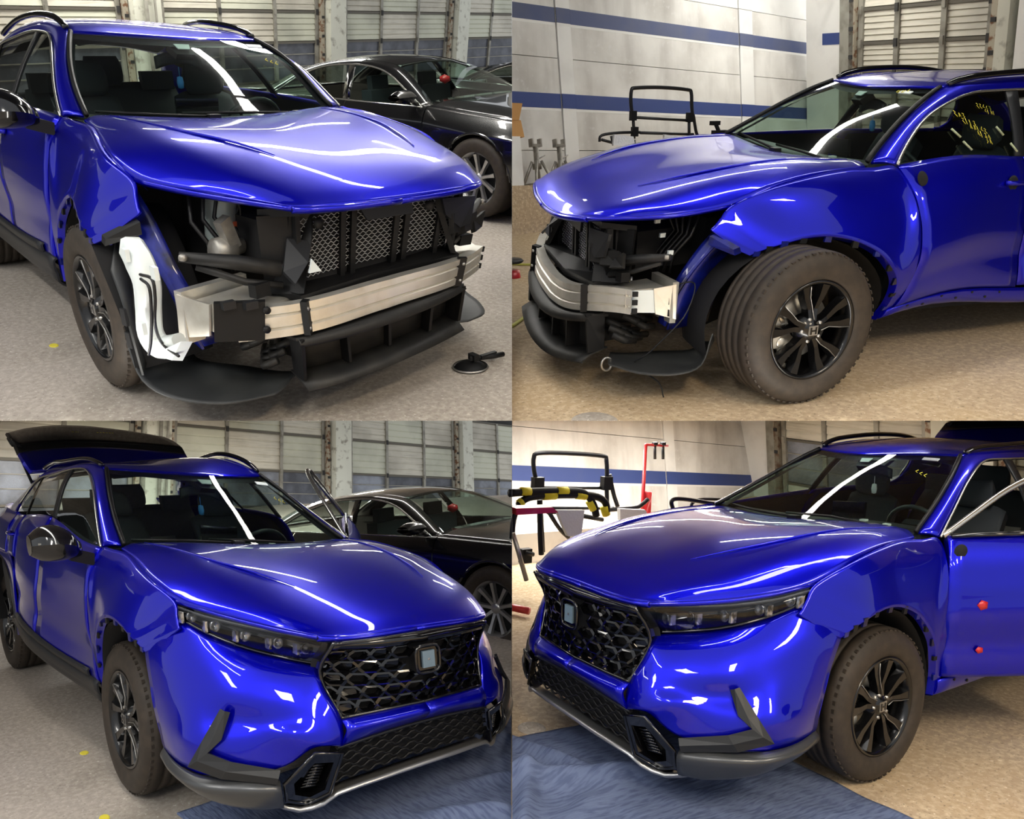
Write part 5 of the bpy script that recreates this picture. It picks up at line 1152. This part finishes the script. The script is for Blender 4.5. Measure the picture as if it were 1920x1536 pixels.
# ------------------------------------------------------------------ black saloon behind the left bays
def rv(r):
    v = Vector(r); return Matrix.Rotation(v.length, 4, v.normalized()) if v.length > 1e-6 else Matrix.Identity(4)
def sedan(M, label, q, cut=True):
    root = thing('saloon_car', M, label, 'car'); c = q if cut else None
    K = dict(cut=c)
    X = [.95, .85, .6, .3, 0, -.3, -.62, -1.0, -1.5, -2.1, -2.7, -3.2, -3.6, -3.85]
    def sec(x):
        nose = max(0, (x - .3) / .65); tail = max(0, (-x - 2.9) / .95)
        w = 1 - .22 * nose ** 2 - .12 * tail ** 2; top = float(np.interp(x, [-3.85, -2.9, -.62, .3, .7, .95], [.98, .97, .90, .82, .74, .60]))
        return [(.80 * w, .20), (.885 * w, .30), (.905 * w, .48), (.90 * w, .66 * (1 if nose < .2 else .95)), (.885 * w, top - .12), (.83 * w, top - .02), (.79 * w, top)]
    for s in (-1, 1):
        def sidepanel(nm, xs, arch=None):
            n = 14; G = []
            for i in range(len(xs)):
                pts = cr([(xs[i], y * s, z) for y, z in sec(xs[i])], 4); G.append(pts)
            G = surf([g.tolist() for g in G], 4, 1); mb = MB().grid(G, 0)
            if arch is not None:
                keep = [k for k, f in enumerate(mb.f) if math.hypot(sum(mb.v[i][0] for i in f) / 4 - arch, sum(mb.v[i][2] for i in f) / 4 - .33) > .375]
                mb.f = [mb.f[k] for k in keep]; mb.sm = [mb.sm[k] for k in keep]
            return part(nm, mb, BLACKPAINT, root, **K)
        ff = np.linspace
        sidepanel('fender', list(ff(.95, -.60, 12)), 0.0)
        sidepanel('front_door', list(ff(-.61, -1.66, 5))); sidepanel('rear_door', list(ff(-1.67, -2.45, 5)))
        sidepanel('rear_quarter', list(ff(-2.46, -3.85, 10)), -2.85)
        for xa in (0, -2.85):
            part('arch_lip', MB().tube([(xa + .38 * math.cos(a), .893 * s, .33 + .38 * math.sin(a)) for a in [math.pi * k / 16 for k in range(17)]], .012, 6), BLACKPAINT, root, **K)
            part('wheel_liner', MB().grid(np.array([[(xa + .40 * math.cos(a), y * s, .33 + .40 * math.sin(a)) for y in (.88, .55)] for a in [math.pi * k / 10 for k in range(11)]] ), 0).lathe([(0, 0), (.4, 0)], 20, 'y', (xa, .55 * s, .33)), LINER, root, **K)
            w_ = MB().lathe([(.225, 0), (.23, .01), (.30, .02), (.335, 0), (.34, -.03), (.34, -.2), (.3, -.23), (.22, -.2)], 48, 'y', (xa, .89 * s, .33)) if s > 0 else MB().lathe([(.225, 0), (.23, -.01), (.30, -.02), (.335, 0), (.34, .03), (.34, .2), (.3, .23), (.22, .2)], 48, 'y', (xa, -.89, .33))
            t = part('wheel', w_, TYRE, root, **K)
            part('rim', MB().lathe([(.228, 0), (.22, -.012 * s), (.205, -.02 * s), (.20, -.15 * s)], 40, 'y', (xa, .892 * s, .33)), SILVER, t, **K)
            part('wheel_back', MB().lathe([(0, 0), (.21, 0)], 24, 'y', (xa, .80 * s, .33)), LINER, t, **K)
            for k in range(9):
                R = Matrix.Rotation(-2 * math.pi * k / 9 - .2, 3, 'Y'); V = []
                for r, wd, y0 in ((.03, .020, -.035), (.12, .016, -.022), (.205, .024, -.006)):
                    for dx, yy in ((-wd * .7, y0), (wd * .7, y0), (wd, y0 - .03), (-wd, y0 - .03)):
                        p = R @ Vector((r, 0, dx)); V.append((xa + p.x, (.892 + yy) * s, .33 + p.z))
                F = [(i * 4 + j, i * 4 + (j + 1) % 4, i * 4 + 4 + (j + 1) % 4, i * 4 + 4 + j) for i in range(2) for j in range(4)]
                part('spoke', MB().add(V, F), SILVER, t, **K)
            part('hub', MB().lathe([(0, -.02 * s), (.03, -.02 * s), (.045, -.035 * s)], 16, 'y', (xa, .892 * s, .33)), SILVER, t, **K)
        # greenhouse side
        D = [(-.67, .80, .895), (-.95, .70, 1.02), (-1.25, .60, 1.15), (-1.5, .575, 1.215), (-1.8, .572, 1.235), (-2.2, .575, 1.215), (-2.55, .60, 1.13), (-2.8, .66, 1.02), (-2.86, .74, .975)]
        I = [(-.62, .70, .905), (-.85, .60, 1.03), (-1.12, .49, 1.16), (-1.3, .46, 1.225), (-1.7, .47, 1.275), (-2.2, .48, 1.262), (-2.65, .50, 1.19), (-3.0, .56, 1.06), (-3.15, .62, .98)]
        part('roof_side_frame', MB().grid(flip(surf([[a, b] for a, b in zip(D, I)], 4, 2), s), .01, (0, s, .3)), BLACKPAINT, root, **K)
        tr = cr([(p[0], (p[1] + .008) * s, p[2]) for p in D], 4).tolist()
        part('window_trim', MB().tube(tr, .009, 6).tube([(-.66, .81 * s, .89), (-1.7, .805 * s, .93), (-2.84, .76 * s, .965)], .009, 6), CHROME, root, **K)
        for nm, b0, b1, i0, i1 in (('front_side_window', (-.72, .79, .90), (-1.64, .785, .93), 0, 4), ('rear_side_window', (-1.74, .785, .933), (-2.78, .75, .965), 4.3, 8)):
            T = cr(D, 10); T = T[int(i0 * 10):int(i1 * 10) + 1:3]; k = len(T); b0, b1 = np.array(b0), np.array(b1)
            G = np.array([[(b0 + (b1 - b0) * i / (k - 1)) * (1 - f) + T[i] * f + np.array([0, .01 * math.sin(math.pi * f), 0]) for f in (0, .5, 1)] for i in range(k)])
            part(nm, MB().grid(flip(G, s), 0), GLASS if nm[0] == 'f' else SIDEGLASS, root, **K)
        part('door_pillar_cover', MB().grid(flip(np.array([[(-1.64, .79, .93), (-1.69, .70, 1.08), (-1.74, .58, 1.235)], [(-1.74, .79, .933), (-1.78, .70, 1.08), (-1.82, .58, 1.235)]]), s), .008, (0, s, 0)), GLOSSBLK, root, **K)
        mr = MB(); mr.grid(surf([[(-.74 + .07 * math.cos(a), s * y, .985 + .055 * math.sin(a) * k_) for a in [k * math.pi / 4 for k in range(9)]] for y, k_ in ((.86, .4), (.90, 1), (1.02, 1), (1.08, .5))], 3, 2), 0).tube([(-.72, .80 * s, .91), (-.74, .90 * s, .96)], .02, 6)
        part('side_mirror', mr, BLACKPAINT, root, **K)
        hl = [[(.93, .30, .62), (.90, .50, .66), (.72, .72, .72)], [(.95, .32, .55), (.92, .55, .57), (.76, .76, .62)]]
        part('headlight', MB().grid(flip(surf(hl, 3, 3), s), .01, (1, s, 0)), SATIN, root, **K)
    hd = []
    for x in (-.66, -.3, 0, .3, .6, .82, .95):
        w_, z = sec(x)[-1]; hd.append([(x, w_ * g, z + .05 * (1 - abs(g) ** 3) + (.008 if abs(g) == .7 else 0)) for g in (-1, -.7, -.35, 0, .35, .7, 1)])
    part('hood', MB().grid(surf(hd, 4, 3), .01, (0, 0, 1)), BLACKPAINT, root, **K)
    ws = []
    for f in (0, .33, .66, 1):
        e = cr(I[:4], 10)[int(30 * f)]; cz = np.array([-.50, 0, .93]) * (1 - f) + np.array([-1.22, 0, 1.25]) * f
        ws.append([(e[0] + (cz[0] - e[0]) * (1 - g * g), e[1] * g, e[2] + (cz[2] - e[2]) * (1 - g * g) + .02 * math.sin(math.pi * f)) for g in (-1, -.6, -.2, .2, .6, 1)])
    part('windshield', MB().grid(surf(ws, 3, 3), 0), GLASS, root, **K)
    rf = []
    for i, x in enumerate((-1.25, -1.5, -1.9, -2.3, -2.7)):
        w_ = float(np.interp(-x, [-p[0] for p in I], [p[1] for p in I])); z = float(np.interp(-x, [-p[0] for p in I], [p[2] for p in I])); rf.append([(x, w_ * g, z + .035 * (1 - abs(g) ** 2.2)) for g in (-1, -.7, -.3, 0, .3, .7, 1)])
    part('roof', MB().grid(surf(rf, 4, 3), .01, (0, 0, 1)), BLACKPAINT, root, **K)
    part('rear_window', MB().grid(surf([[(-2.7, g * .5, 1.19 + .03 * (1 - g * g)) for g in (-1, 0, 1)], [(-3.2, g * .6, .99 + .02 * (1 - g * g)) for g in (-1, 0, 1)]], 3, 3), 0), SIDEGLASS, root, **K)
    part('boot_lid', MB().grid(surf([[(-3.15, g * .72, .98) for g in (-1, 0, 1)], [(-3.6, g * .7, .99) for g in (-1, 0, 1)], [(-3.88, g * .66, .9) for g in (-1, 0, 1)]], 3, 3), .01, (0, 0, 1)), BLACKPAINT, root, **K)
    part('bumper', MB().grid(surf([[(.95, -.68, z), (1.02, 0, z), (.95, .68, z)] for z in (.22, .45, .60)], 3, 4), .02, (1, 0, 0)), BLACKPAINT, root, **K)
    part('underbody', MB().bb((.5, -.5, .2), (-3.7, .5, .5)).bb((-.5, -.75, .22), (-2.4, .75, .45)), LINER, root, **K)
    part('dashboard', MB().grid(surf([[(-.55, g * .62, .90) for g in (-1, 0, 1)], [(-.95, g * .66, .89) for g in (-1, 0, 1)], [(-1.0, g * .66, .7) for g in (-1, 0, 1)]], 3, 3), 0), DASH, root, **K)
    for y in (-.36, .36):
        st = part('seat', MB().box((-1.62, y, .75), (.14, .44, .5)), SEAT, root, **K); part('headrest', MB().box((-1.68, y, 1.06), (.07, .22, .13)), SEAT, st, **K)
    part('mirror_ornament', MB().lathe([(0, .04), (.05, .02), (.055, -.02), (0, -.05)], 10, 'z', (-1.1, 0, 1.08)), RED, root, **K)
    return root
S_TL = Matrix.Translation((-1.844, 3.648, .059)) @ rv((.034, -.029, .176))
S_BL = Matrix.Translation((-.932, 2.94, -.144)) @ rv((-.028, -.074, .202))
sedan(ROOM['TL'] @ S_TL, 'black saloon parked beyond the bonnet of the bumperless blue car', 'TL')
sedan(ROOM['BL'] @ S_BL, 'black saloon parked beyond the blue car with its tailgate up', 'BL')
sedan(ROOM['TL'] @ Matrix.Translation((-3.4, 7.6, -.1)) @ rv((0, 0, .16)), 'dark car in the far distance past the black saloon, its windscreen end showing', 'TL')
sedan(ROOM['BL'] @ Matrix.Translation((-4.2, 9.6, -1.0)) @ rv((0, 0, .2)), 'second dark car far behind, at the right end of the lower garage doors', 'BL')

LAB = {'TL': 'blue car without its bumper, white washer tank showing beside the front wheel', 'TR': 'blue car without its bumper, yellow writing on the driver window',
       'BL': 'blue car with bumper and grille fitted, tailgate raised, black door mirror on', 'BR': 'blue car with bumper and grille fitted and its driver door standing open'}
SUV = {q: build_suv(q, LAB[q]) for q in ('TL', 'TR', 'BL', 'BR')}

# ------------------------------------------------------------------ loose things in the bays
def T(q, p=(0, 0, 0)): return ROOM[q] @ Matrix.Translation(p)
def lpts(q, pts, base, **k):
    return [tuple(np.array(at(q, *p, **k)) - np.array(base)) for p in pts]
# upper left: panel puller on the floor, yellow paint spots
b = at('TL', 882, 690, z=0)
t = thing('suction_puller', T('TL', b), 'black suction-cup dent puller lying on the tan floor at right', 'tool')
part('cup', MB().lathe([(0, .03), (.05, .028), (.075, .012), (.085, 0)], 28, 'z'), PLASTIC, t)
part('rim', MB().lathe([(.08, .001), (.092, .008), (.086, .014)], 28, 'z'), STEEL, t)
part('handle', MB().tube([(-.03, .05, .035), (0, 0, .05), (.03, .13, .04), (.02, .20, .03)], .014, 7).box((.0, .02, .055), (.05, .03, .03)).box((.02, .10, .05), (.02, .10, .02)), PLASTIC, t)
part('lever', MB().tube([(.02, .12, .03), (-.03, .17, .03)], .008, 6), STEEL, t)
for q, u, v, lb in (('TL', 101, 648, 'small yellow mark on the floor left of the bumperless car'), ('BL', 158, 1412, 'small yellow mark on the floor left of the front wheel, lower left bay'), ('BL', 196, 1533, 'small yellow mark at the very bottom of the lower left bay')):
    p = at(q, u, v, z=0); m_ = MB().lathe([(0, .003), (.022, .003), (.028, 0)], 9, 'z')
    o = mesh_obj('paint_mark', MB().add([(x * 1.3, y * .8, z) for x, y, z in m_.v], m_.f), YEL2, matrix=T(q, p)); tag(o, lb, 'mark')
for q, u, v, r, lb in (('TR', 1000, 606, .06, 'grey round floor plate beside the hose, upper right bay'), ('TR', 1115, 790, .11, 'round floor plate at the bottom edge of the upper right bay'), ('BR', 997, 1366, .075, 'round grey floor plate by the edge of the blue blanket')):
    p = at(q, u, v, z=0); o = mesh_obj('floor_plate', MB().lathe([(0, .006), (r * .9, .006), (r, 0)], 28, 'z'), CONC, matrix=T(q, p), cut=q); tag(o, lb, 'floor plate')
# hoses on the floor, upper right
hp = cr([at('TR', u, v, z=.012) for u, v in ((940, 620), (962, 610), (990, 590), (1010, 576), (1018, 560), (1010, 545))], 5)
o = mesh_obj('air_hose', MB().tube(hp.tolist(), .012, 8), HOSE, matrix=ROOM['TR'], cut='TR'); tag(o, 'yellow air hose curling on the floor by the bumper beam', 'hose')
hp = cr([at('TR', u, v, z=.012) for u, v in ((940, 494), (980, 496), (1010, 495), (1030, 490))], 5)
o = mesh_obj('extension_cord', MB().tube(hp.tolist(), .010, 8), HOSE, matrix=ROOM['TR'], cut='TR'); tag(o, 'thin yellow cord lying straight on the floor behind the bumper', 'cord')
p = at('TR', 963, 520, z=0)
t = thing('caster_stool', T('TR', p), 'dark round creeper wheel with red base at the left edge, upper right bay', 'wheel')
part('disc', MB().lathe([(0, .10), (.07, .10), (.085, .085), (.07, .07)], 24, 'z', (0, 0, .05)), GREYPL, t, cut='TR'); part('base', MB().lathe([(0, .06), (.05, .06), (.06, 0)], 16, 'z'), RED, t, cut='TR')
# jack stands by the side wall
def jack_stand(q, u, v, h, lb):
    t = thing('jack_stand', WALLM[q] @ Matrix.Translation((u, .042, v)) @ Matrix.Rotation(-math.pi / 2, 4, 'X'), lb, 'jack stand', 'jack stands by the side wall')
    for sx in (-1, 1):
        for sy in (-1, 1): part('leg', MB().tube([(sx * .13, sy * .13, 0), (sx * .035, sy * .035, h * .55)], .018, 6), ALUDK, t)
    part('base_frame', MB().tube([(-.13, -.13, .03), (.13, -.13, .03), (.13, .13, .03), (-.13, .13, .03)], .012, 6, close=True), ALUDK, t)
    part('post', MB().lathe([(0, h * .85), (.03, h * .85), (.03, h * .4), (.05, h * .38), (.05, h * .5)], 12, 'z'), ALUDK, t)
    part('saddle', MB().box((0, 0, h * .88), (.14, .06, .03)).box((-.06, 0, h * .94), (.02, .06, .08)).box((.06, 0, h * .94), (.02, .06, .08)), ALUDK, t)
    part('latch', MB().tube([(.03, 0, h * .6), (.12, 0, h * .68)], .008, 6), STEEL, t)
jack_stand('TR', 1.68, .25, .50, 'steel jack stand by the wall, left of the blue bonnet'); jack_stand('TR', 2.02, .25, .50, 'steel jack stand half hidden behind the tip of the blue bonnet')
t = thing('cardboard_box', WALLM['TR'] @ Matrix.Translation((1.30, .55, .25)), 'tan open cardboard box on a white crate at the left edge, upper right bay', 'box')
part('box_body', MB().poly([(-.3, 0, -.12), (.14, 0, -.12), (.11, .17, -.12), (-.3, .17, -.12)], (0, 0, .24)), CARD, t, cut='TR')
part('box_flap', MB().poly([(-.3, .17, .12), (.08, .17, .12), (.11, .33, .16), (-.3, .33, .16)], (0, 0, .01)), CARD, t, cut='TR')
part('crate', MB().bb((-.4, -.505, -.15), (.06, 0, .15)), WALLW, t, cut='TR')

def tubes(q, y, paths, r, rot=None):
    mb = MB()
    for path in paths:
        P = [at(q, u, v, y=y + (d[0] if d else 0)) for u, v, *d in path]
        P = cr(P, 4).tolist() if len(P) > 2 else P
        mb.tube(P, r, 8)
    return mb
# bumper stand (tube trolley) behind the upper right car
def root_at(q, y, u, v): p = at(q, u, v, y=y); return (p[0], y, 0)
def local(mb, base):
    mb.v = [(x - base[0], y - base[1], z - base[2]) for x, y, z in mb.v]; return mb
b = root_at('TR', -3.5, 1240, 250); t = thing('tube_trolley', T('TR', b), 'black tube-frame trolley with white towels behind the blue bonnet, upper right bay', 'trolley')
part('push_bar', local(tubes('TR', -3.5, [[(1187, 222), (1183, 195), (1184, 170), (1192, 165), (1240, 164), (1288, 168), (1296, 174), (1297, 200), (1300, 226)]], .018), b), DARKSTEEL, t)
part('cross_bar', local(tubes('TR', -3.5, [[(1187, 220), (1292, 226)]], .014), b), DARKSTEEL, t)
for pp in ([(1187, 215), (1189, 260)], [(1292, 220), (1292, 262)], [(1300, 215), (1306, 250), (1316, 262)]): part('upright', local(tubes('TR', -3.5, [pp], .016), b), DARKSTEEL, t)
for pp in ([(1189, 262), (1190, 330)], [(1292, 262), (1291, 325)]): part('leg', local(tubes('TR', -3.5, [pp], .016), b), DARKSTEEL, t)
part('rest_arm', local(tubes('TR', -3.5, [[(1124, 266), (1128, 254), (1160, 249), (1200, 248)], [(1200, 249), (1300, 252)], [(1128, 262), (1150, 268)], [(1146, 255), (1150, 272)]], .014), b), DARKSTEEL, t)
for u_, v_ in ((1187, 217), (1293, 220), (1190, 247)): part('clamp', local(MB().box(at('TR', u_, v_, y=-3.49), (.06, .05, .09)), b), PLASTIC, t)
for k, (u0, u1) in enumerate(((1152, 1188), (1246, 1276))):
    P = [at('TR', *p, y=-3.42) for p in ((u0, 252), (u1, 256), (u1 + 3, 275), (u0 - 2, 272))]
    o = mesh_obj('towel', MB().poly([tuple(np.array(p) - P[0]) for p in P], (0, -.03, 0)), TOWEL, matrix=T('TR', P[0])); tag(o, ['white towel on the left arm of the tube trolley, upper right bay', 'white towel on the middle of the tube trolley, upper right bay'][k], 'towel', 'towels on the tube trolley')
P = at('TR', 1350, 252, y=-3.3); o = mesh_obj('camera_mount', MB().box((0, 0, .0), (.16, .08, .08)).tube([(0, 0, 0), (.06, 0, .10)], .02, 6).box((.07, 0, .11), (.09, .06, .04)).tube([(-.2, 0, -.06), (.0, 0, .0)], .02, 6), PLASTIC, matrix=T('TR', P)); tag(o, 'black clamp head sticking up behind the foot of the windscreen, upper right bay', 'clamp')

# lower right: trolley, striped stand, red post
b = root_at('BR', -2.6, 1060, 950); t = thing('tube_trolley', T('BR', b), 'black tube-frame trolley behind the yellow and black bars, lower right bay', 'trolley')
part('push_bar', local(tubes('BR', -2.6, [[(1008, 912), (1001, 880), (1001, 858), (1010, 850), (1060, 850), (1128, 855), (1137, 864), (1138, 910)]], .020), b), DARKSTEEL, t)
part('cross_bar', local(tubes('BR', -2.6, [[(1010, 915), (1136, 915)], [(1015, 953), (1150, 953)]], .015), b), DARKSTEEL, t)
for pp in ([(1008, 905), (1014, 960), (1018, 1035)], [(1137, 905), (1139, 962)], [(1143, 890), (1150, 925), (1158, 950)]): part('upright', local(tubes('BR', -2.6, [pp], .020), b), DARKSTEEL, t)
part('rest_arm', local(tubes('BR', -2.55, [[(1130, 957), (1190, 952), (1205, 945), (1215, 936)], [(1000, 1040), (985, 1036)], [(1030, 962), (1048, 990), (1066, 1008)], [(1026, 960), (1060, 960)], [(1095, 968), (1130, 975)]], .020), b), DARKSTEEL, t)
for u_, v_ in ((1008, 908), (1137, 906), (985, 1042)): part('clamp', local(MB().box(at('BR', u_, v_, y=-2.58), (.10, .06, .12)), b), PLASTIC, t)
b = root_at('BR', -2.0, 1060, 950); t = thing('padded_stand', T('BR', b), 'padded parts stand banded in yellow and black beside the blue bonnet', 'stand')
bars = [[(955, 925), (1000, 922), (1060, 921), (1095, 925), (1112, 945), (1118, 968)], [(972, 948), (985, 936), (1010, 930), (1080, 928), (1120, 932), (1136, 945), (1137, 965)]]
for pth in bars: part('bar', local(tubes('BR', -2.0, [pth], .030), b), PLASTIC, t)
for (u, v, u2, v2) in ((976, 922, 994, 922), (1044, 921, 1064, 921), (1018, 930, 1042, 929), (1080, 928, 1098, 930), (1105, 940, 1113, 955), (1132, 950, 1137, 966), (973, 945, 979, 940)):
    part('yellow_band', local(tubes('BR', -2.0, [[(u, v), (u2, v2)]], .034), b), YELLOW, t)
part('foot', local(tubes('BR', -2.0, [[(1012, 938), (1013, 1000), (1015, 1040)], [(972, 948), (963, 975), (960, 1010)]], .022), b), DARKSTEEL, t)
o = mesh_obj('red_board', MB().poly([at('BR', *p, y=-1.5) for p in ((950, 948), (1018, 946), (1028, 956), (950, 960))], (0, .12, 0)), RED, matrix=ROOM['BR'], cut='BR'); tag(o, 'red board lying across the padded stand at the left edge', 'board')
o = mesh_obj('steel_prop', MB().tube([at('BR', 962, 1000, y=-1.7), at('BR', 987, 1088, y=-1.7)], .018, 8), STEEL, matrix=ROOM['BR'], cut='BR'); tag(o, 'grey steel bar leaning beside the front corner of the bonnet', 'bar')
o = mesh_obj('red_jack_leg', MB().tube([at('BR', 950, 1137, z=.05), at('BR', 992, 1146, z=.05)], .03, 8), RED, matrix=ROOM['BR'], cut='BR'); tag(o, 'red bar low on the floor at the left edge by the grille', 'bar')
P = [at('BR', *p, y=-1.95) for p in ((1045, 957), (1096, 957), (1094, 975), (1090, 1005), (1066, 1006), (1056, 985))]
o = mesh_obj('towel', MB().poly([tuple(np.array(p) - P[0]) for p in P], (0, -.04, 0)), TOWEL, matrix=T('BR', P[0])); tag(o, 'white towel hanging from the trolley arm beside the yellow bands', 'towel', 'towels in the lower right bay')
P = [at('BR', *p, y=-2.4) for p in ((1157, 953), (1205, 955), (1212, 972), (1158, 975))]
o = mesh_obj('towel', MB().poly([tuple(np.array(p) - P[0]) for p in P], (0, .04, 0)), TOWEL, matrix=T('BR', P[0])); tag(o, 'white towel draped low between the trolley and the red post', 'towel', 'towels in the lower right bay')
b = root_at('BR', -3.2, 1211, 900); t = thing('red_post', T('BR', b), 'tall red steel post with two hanging pins in front of the blue stripe', 'post')
q_ = lambda u, v: at('BR', u, v, y=-3.2)
part('post', local(MB().tube([(q_(1211, 833)[0], -3.2, 0.0), q_(1211, 833)], .025, 4), b), RED, t)
part('post_sleeve', local(MB().tube([(q_(1216, 922)[0], -3.2, .0), q_(1216, 922)], .05, 4), b), RED, t)
part('top_arm', local(MB().tube([q_(1211, 834), q_(1252, 836)], .015, 6), b), RED, t)
for u in (1228, 1243): part('pin', local(MB().tube([q_(u, 833), q_(u, 861)], .016, 6).box(q_(u, 832), (.05, .04, .03)), b), GREYPL, t)
b = root_at('BR', -1.6, 1300, 945); t = thing('wiper_rack', T('BR', b), 'pair of bent black tubes rising behind the rear edge of the blue bonnet', 'rack')
part('tube', local(tubes('BR', -1.6, [[(1262, 955), (1259, 942), (1266, 936), (1290, 937), (1340, 945), (1370, 950)]], .017), b), DARKSTEEL, t)
part('tube', local(tubes('BR', -1.9, [[(1296, 950), (1300, 942), (1320, 936), (1372, 938)]], .014), b), DARKSTEEL, t)
# moving blankets
def blanket(q, x0, x1, y0, y1, lb, seed, bumps):
    rnd = random.Random(seed); n, m = 110, 110; G = np.zeros((n, m, 3))
    ph = [rnd.uniform(0, 6.3) for _ in range(12)]
    for i in range(n):
        for j in range(m):
            a, b_ = i / (n - 1), j / (m - 1); x = x0 + (x1 - x0) * a + .03 * math.sin(5 * b_ + ph[0]) * (1 if i in (0, n - 1) or True else 0); y = y0 + (y1 - y0) * b_ + .03 * math.sin(6 * a + ph[1])
            z = .012 + .006 * math.sin(9 * x + 7 * y + ph[2]) * math.sin(5 * y - 3 * x + ph[3]) + .0035 * math.sin(31 * x + 9 * y) * math.sin(17 * y + ph[4])
            for (cx, cy, dx, dy, wd, h, ln) in bumps:
                L = math.hypot(dx, dy); s_ = ((x - cx) * dx + (y - cy) * dy) / L; t_ = ((x - cx) * -dy + (y - cy) * dx) / L + .03 * math.sin(6 * s_)
                z += h * math.exp(-(t_ / wd) ** 2) * math.exp(-(s_ / ln) ** 4)
            G[i, j] = (x, y, z)
    o = mesh_obj('moving_blanket', MB().grid(G, .008, (0, 0, 1)), BLANKET, matrix=ROOM[q], cut=q); tag(o, lb, 'blanket'); return o
blanket('BL', .16, 2.3, -.72, 1.05, 'quilted navy moving blanket under the front bumper, lower left bay', 1, [(1.5, .3, 1, .6, .05, .05, .5), (1.2, .7, .6, 1, .04, .03, .4), (1.7, .1, 1, -.3, .06, .04, .5), (.9, .85, 1, .4, .04, .035, .4)])
blanket('BR', .09, 2.3, -.31, 1.4, 'rumpled navy moving blanket under the front bumper, lower right bay', 2, [(1.35, .12, 1, -.35, .055, .08, .5), (1.55, .3, .5, 1, .05, .06, .4), (1.2, -.1, -.6, 1, .04, .05, .3), (1.0, .3, 1, .4, .06, .03, .5), (1.75, -.05, 1, .5, .05, .07, .4)])
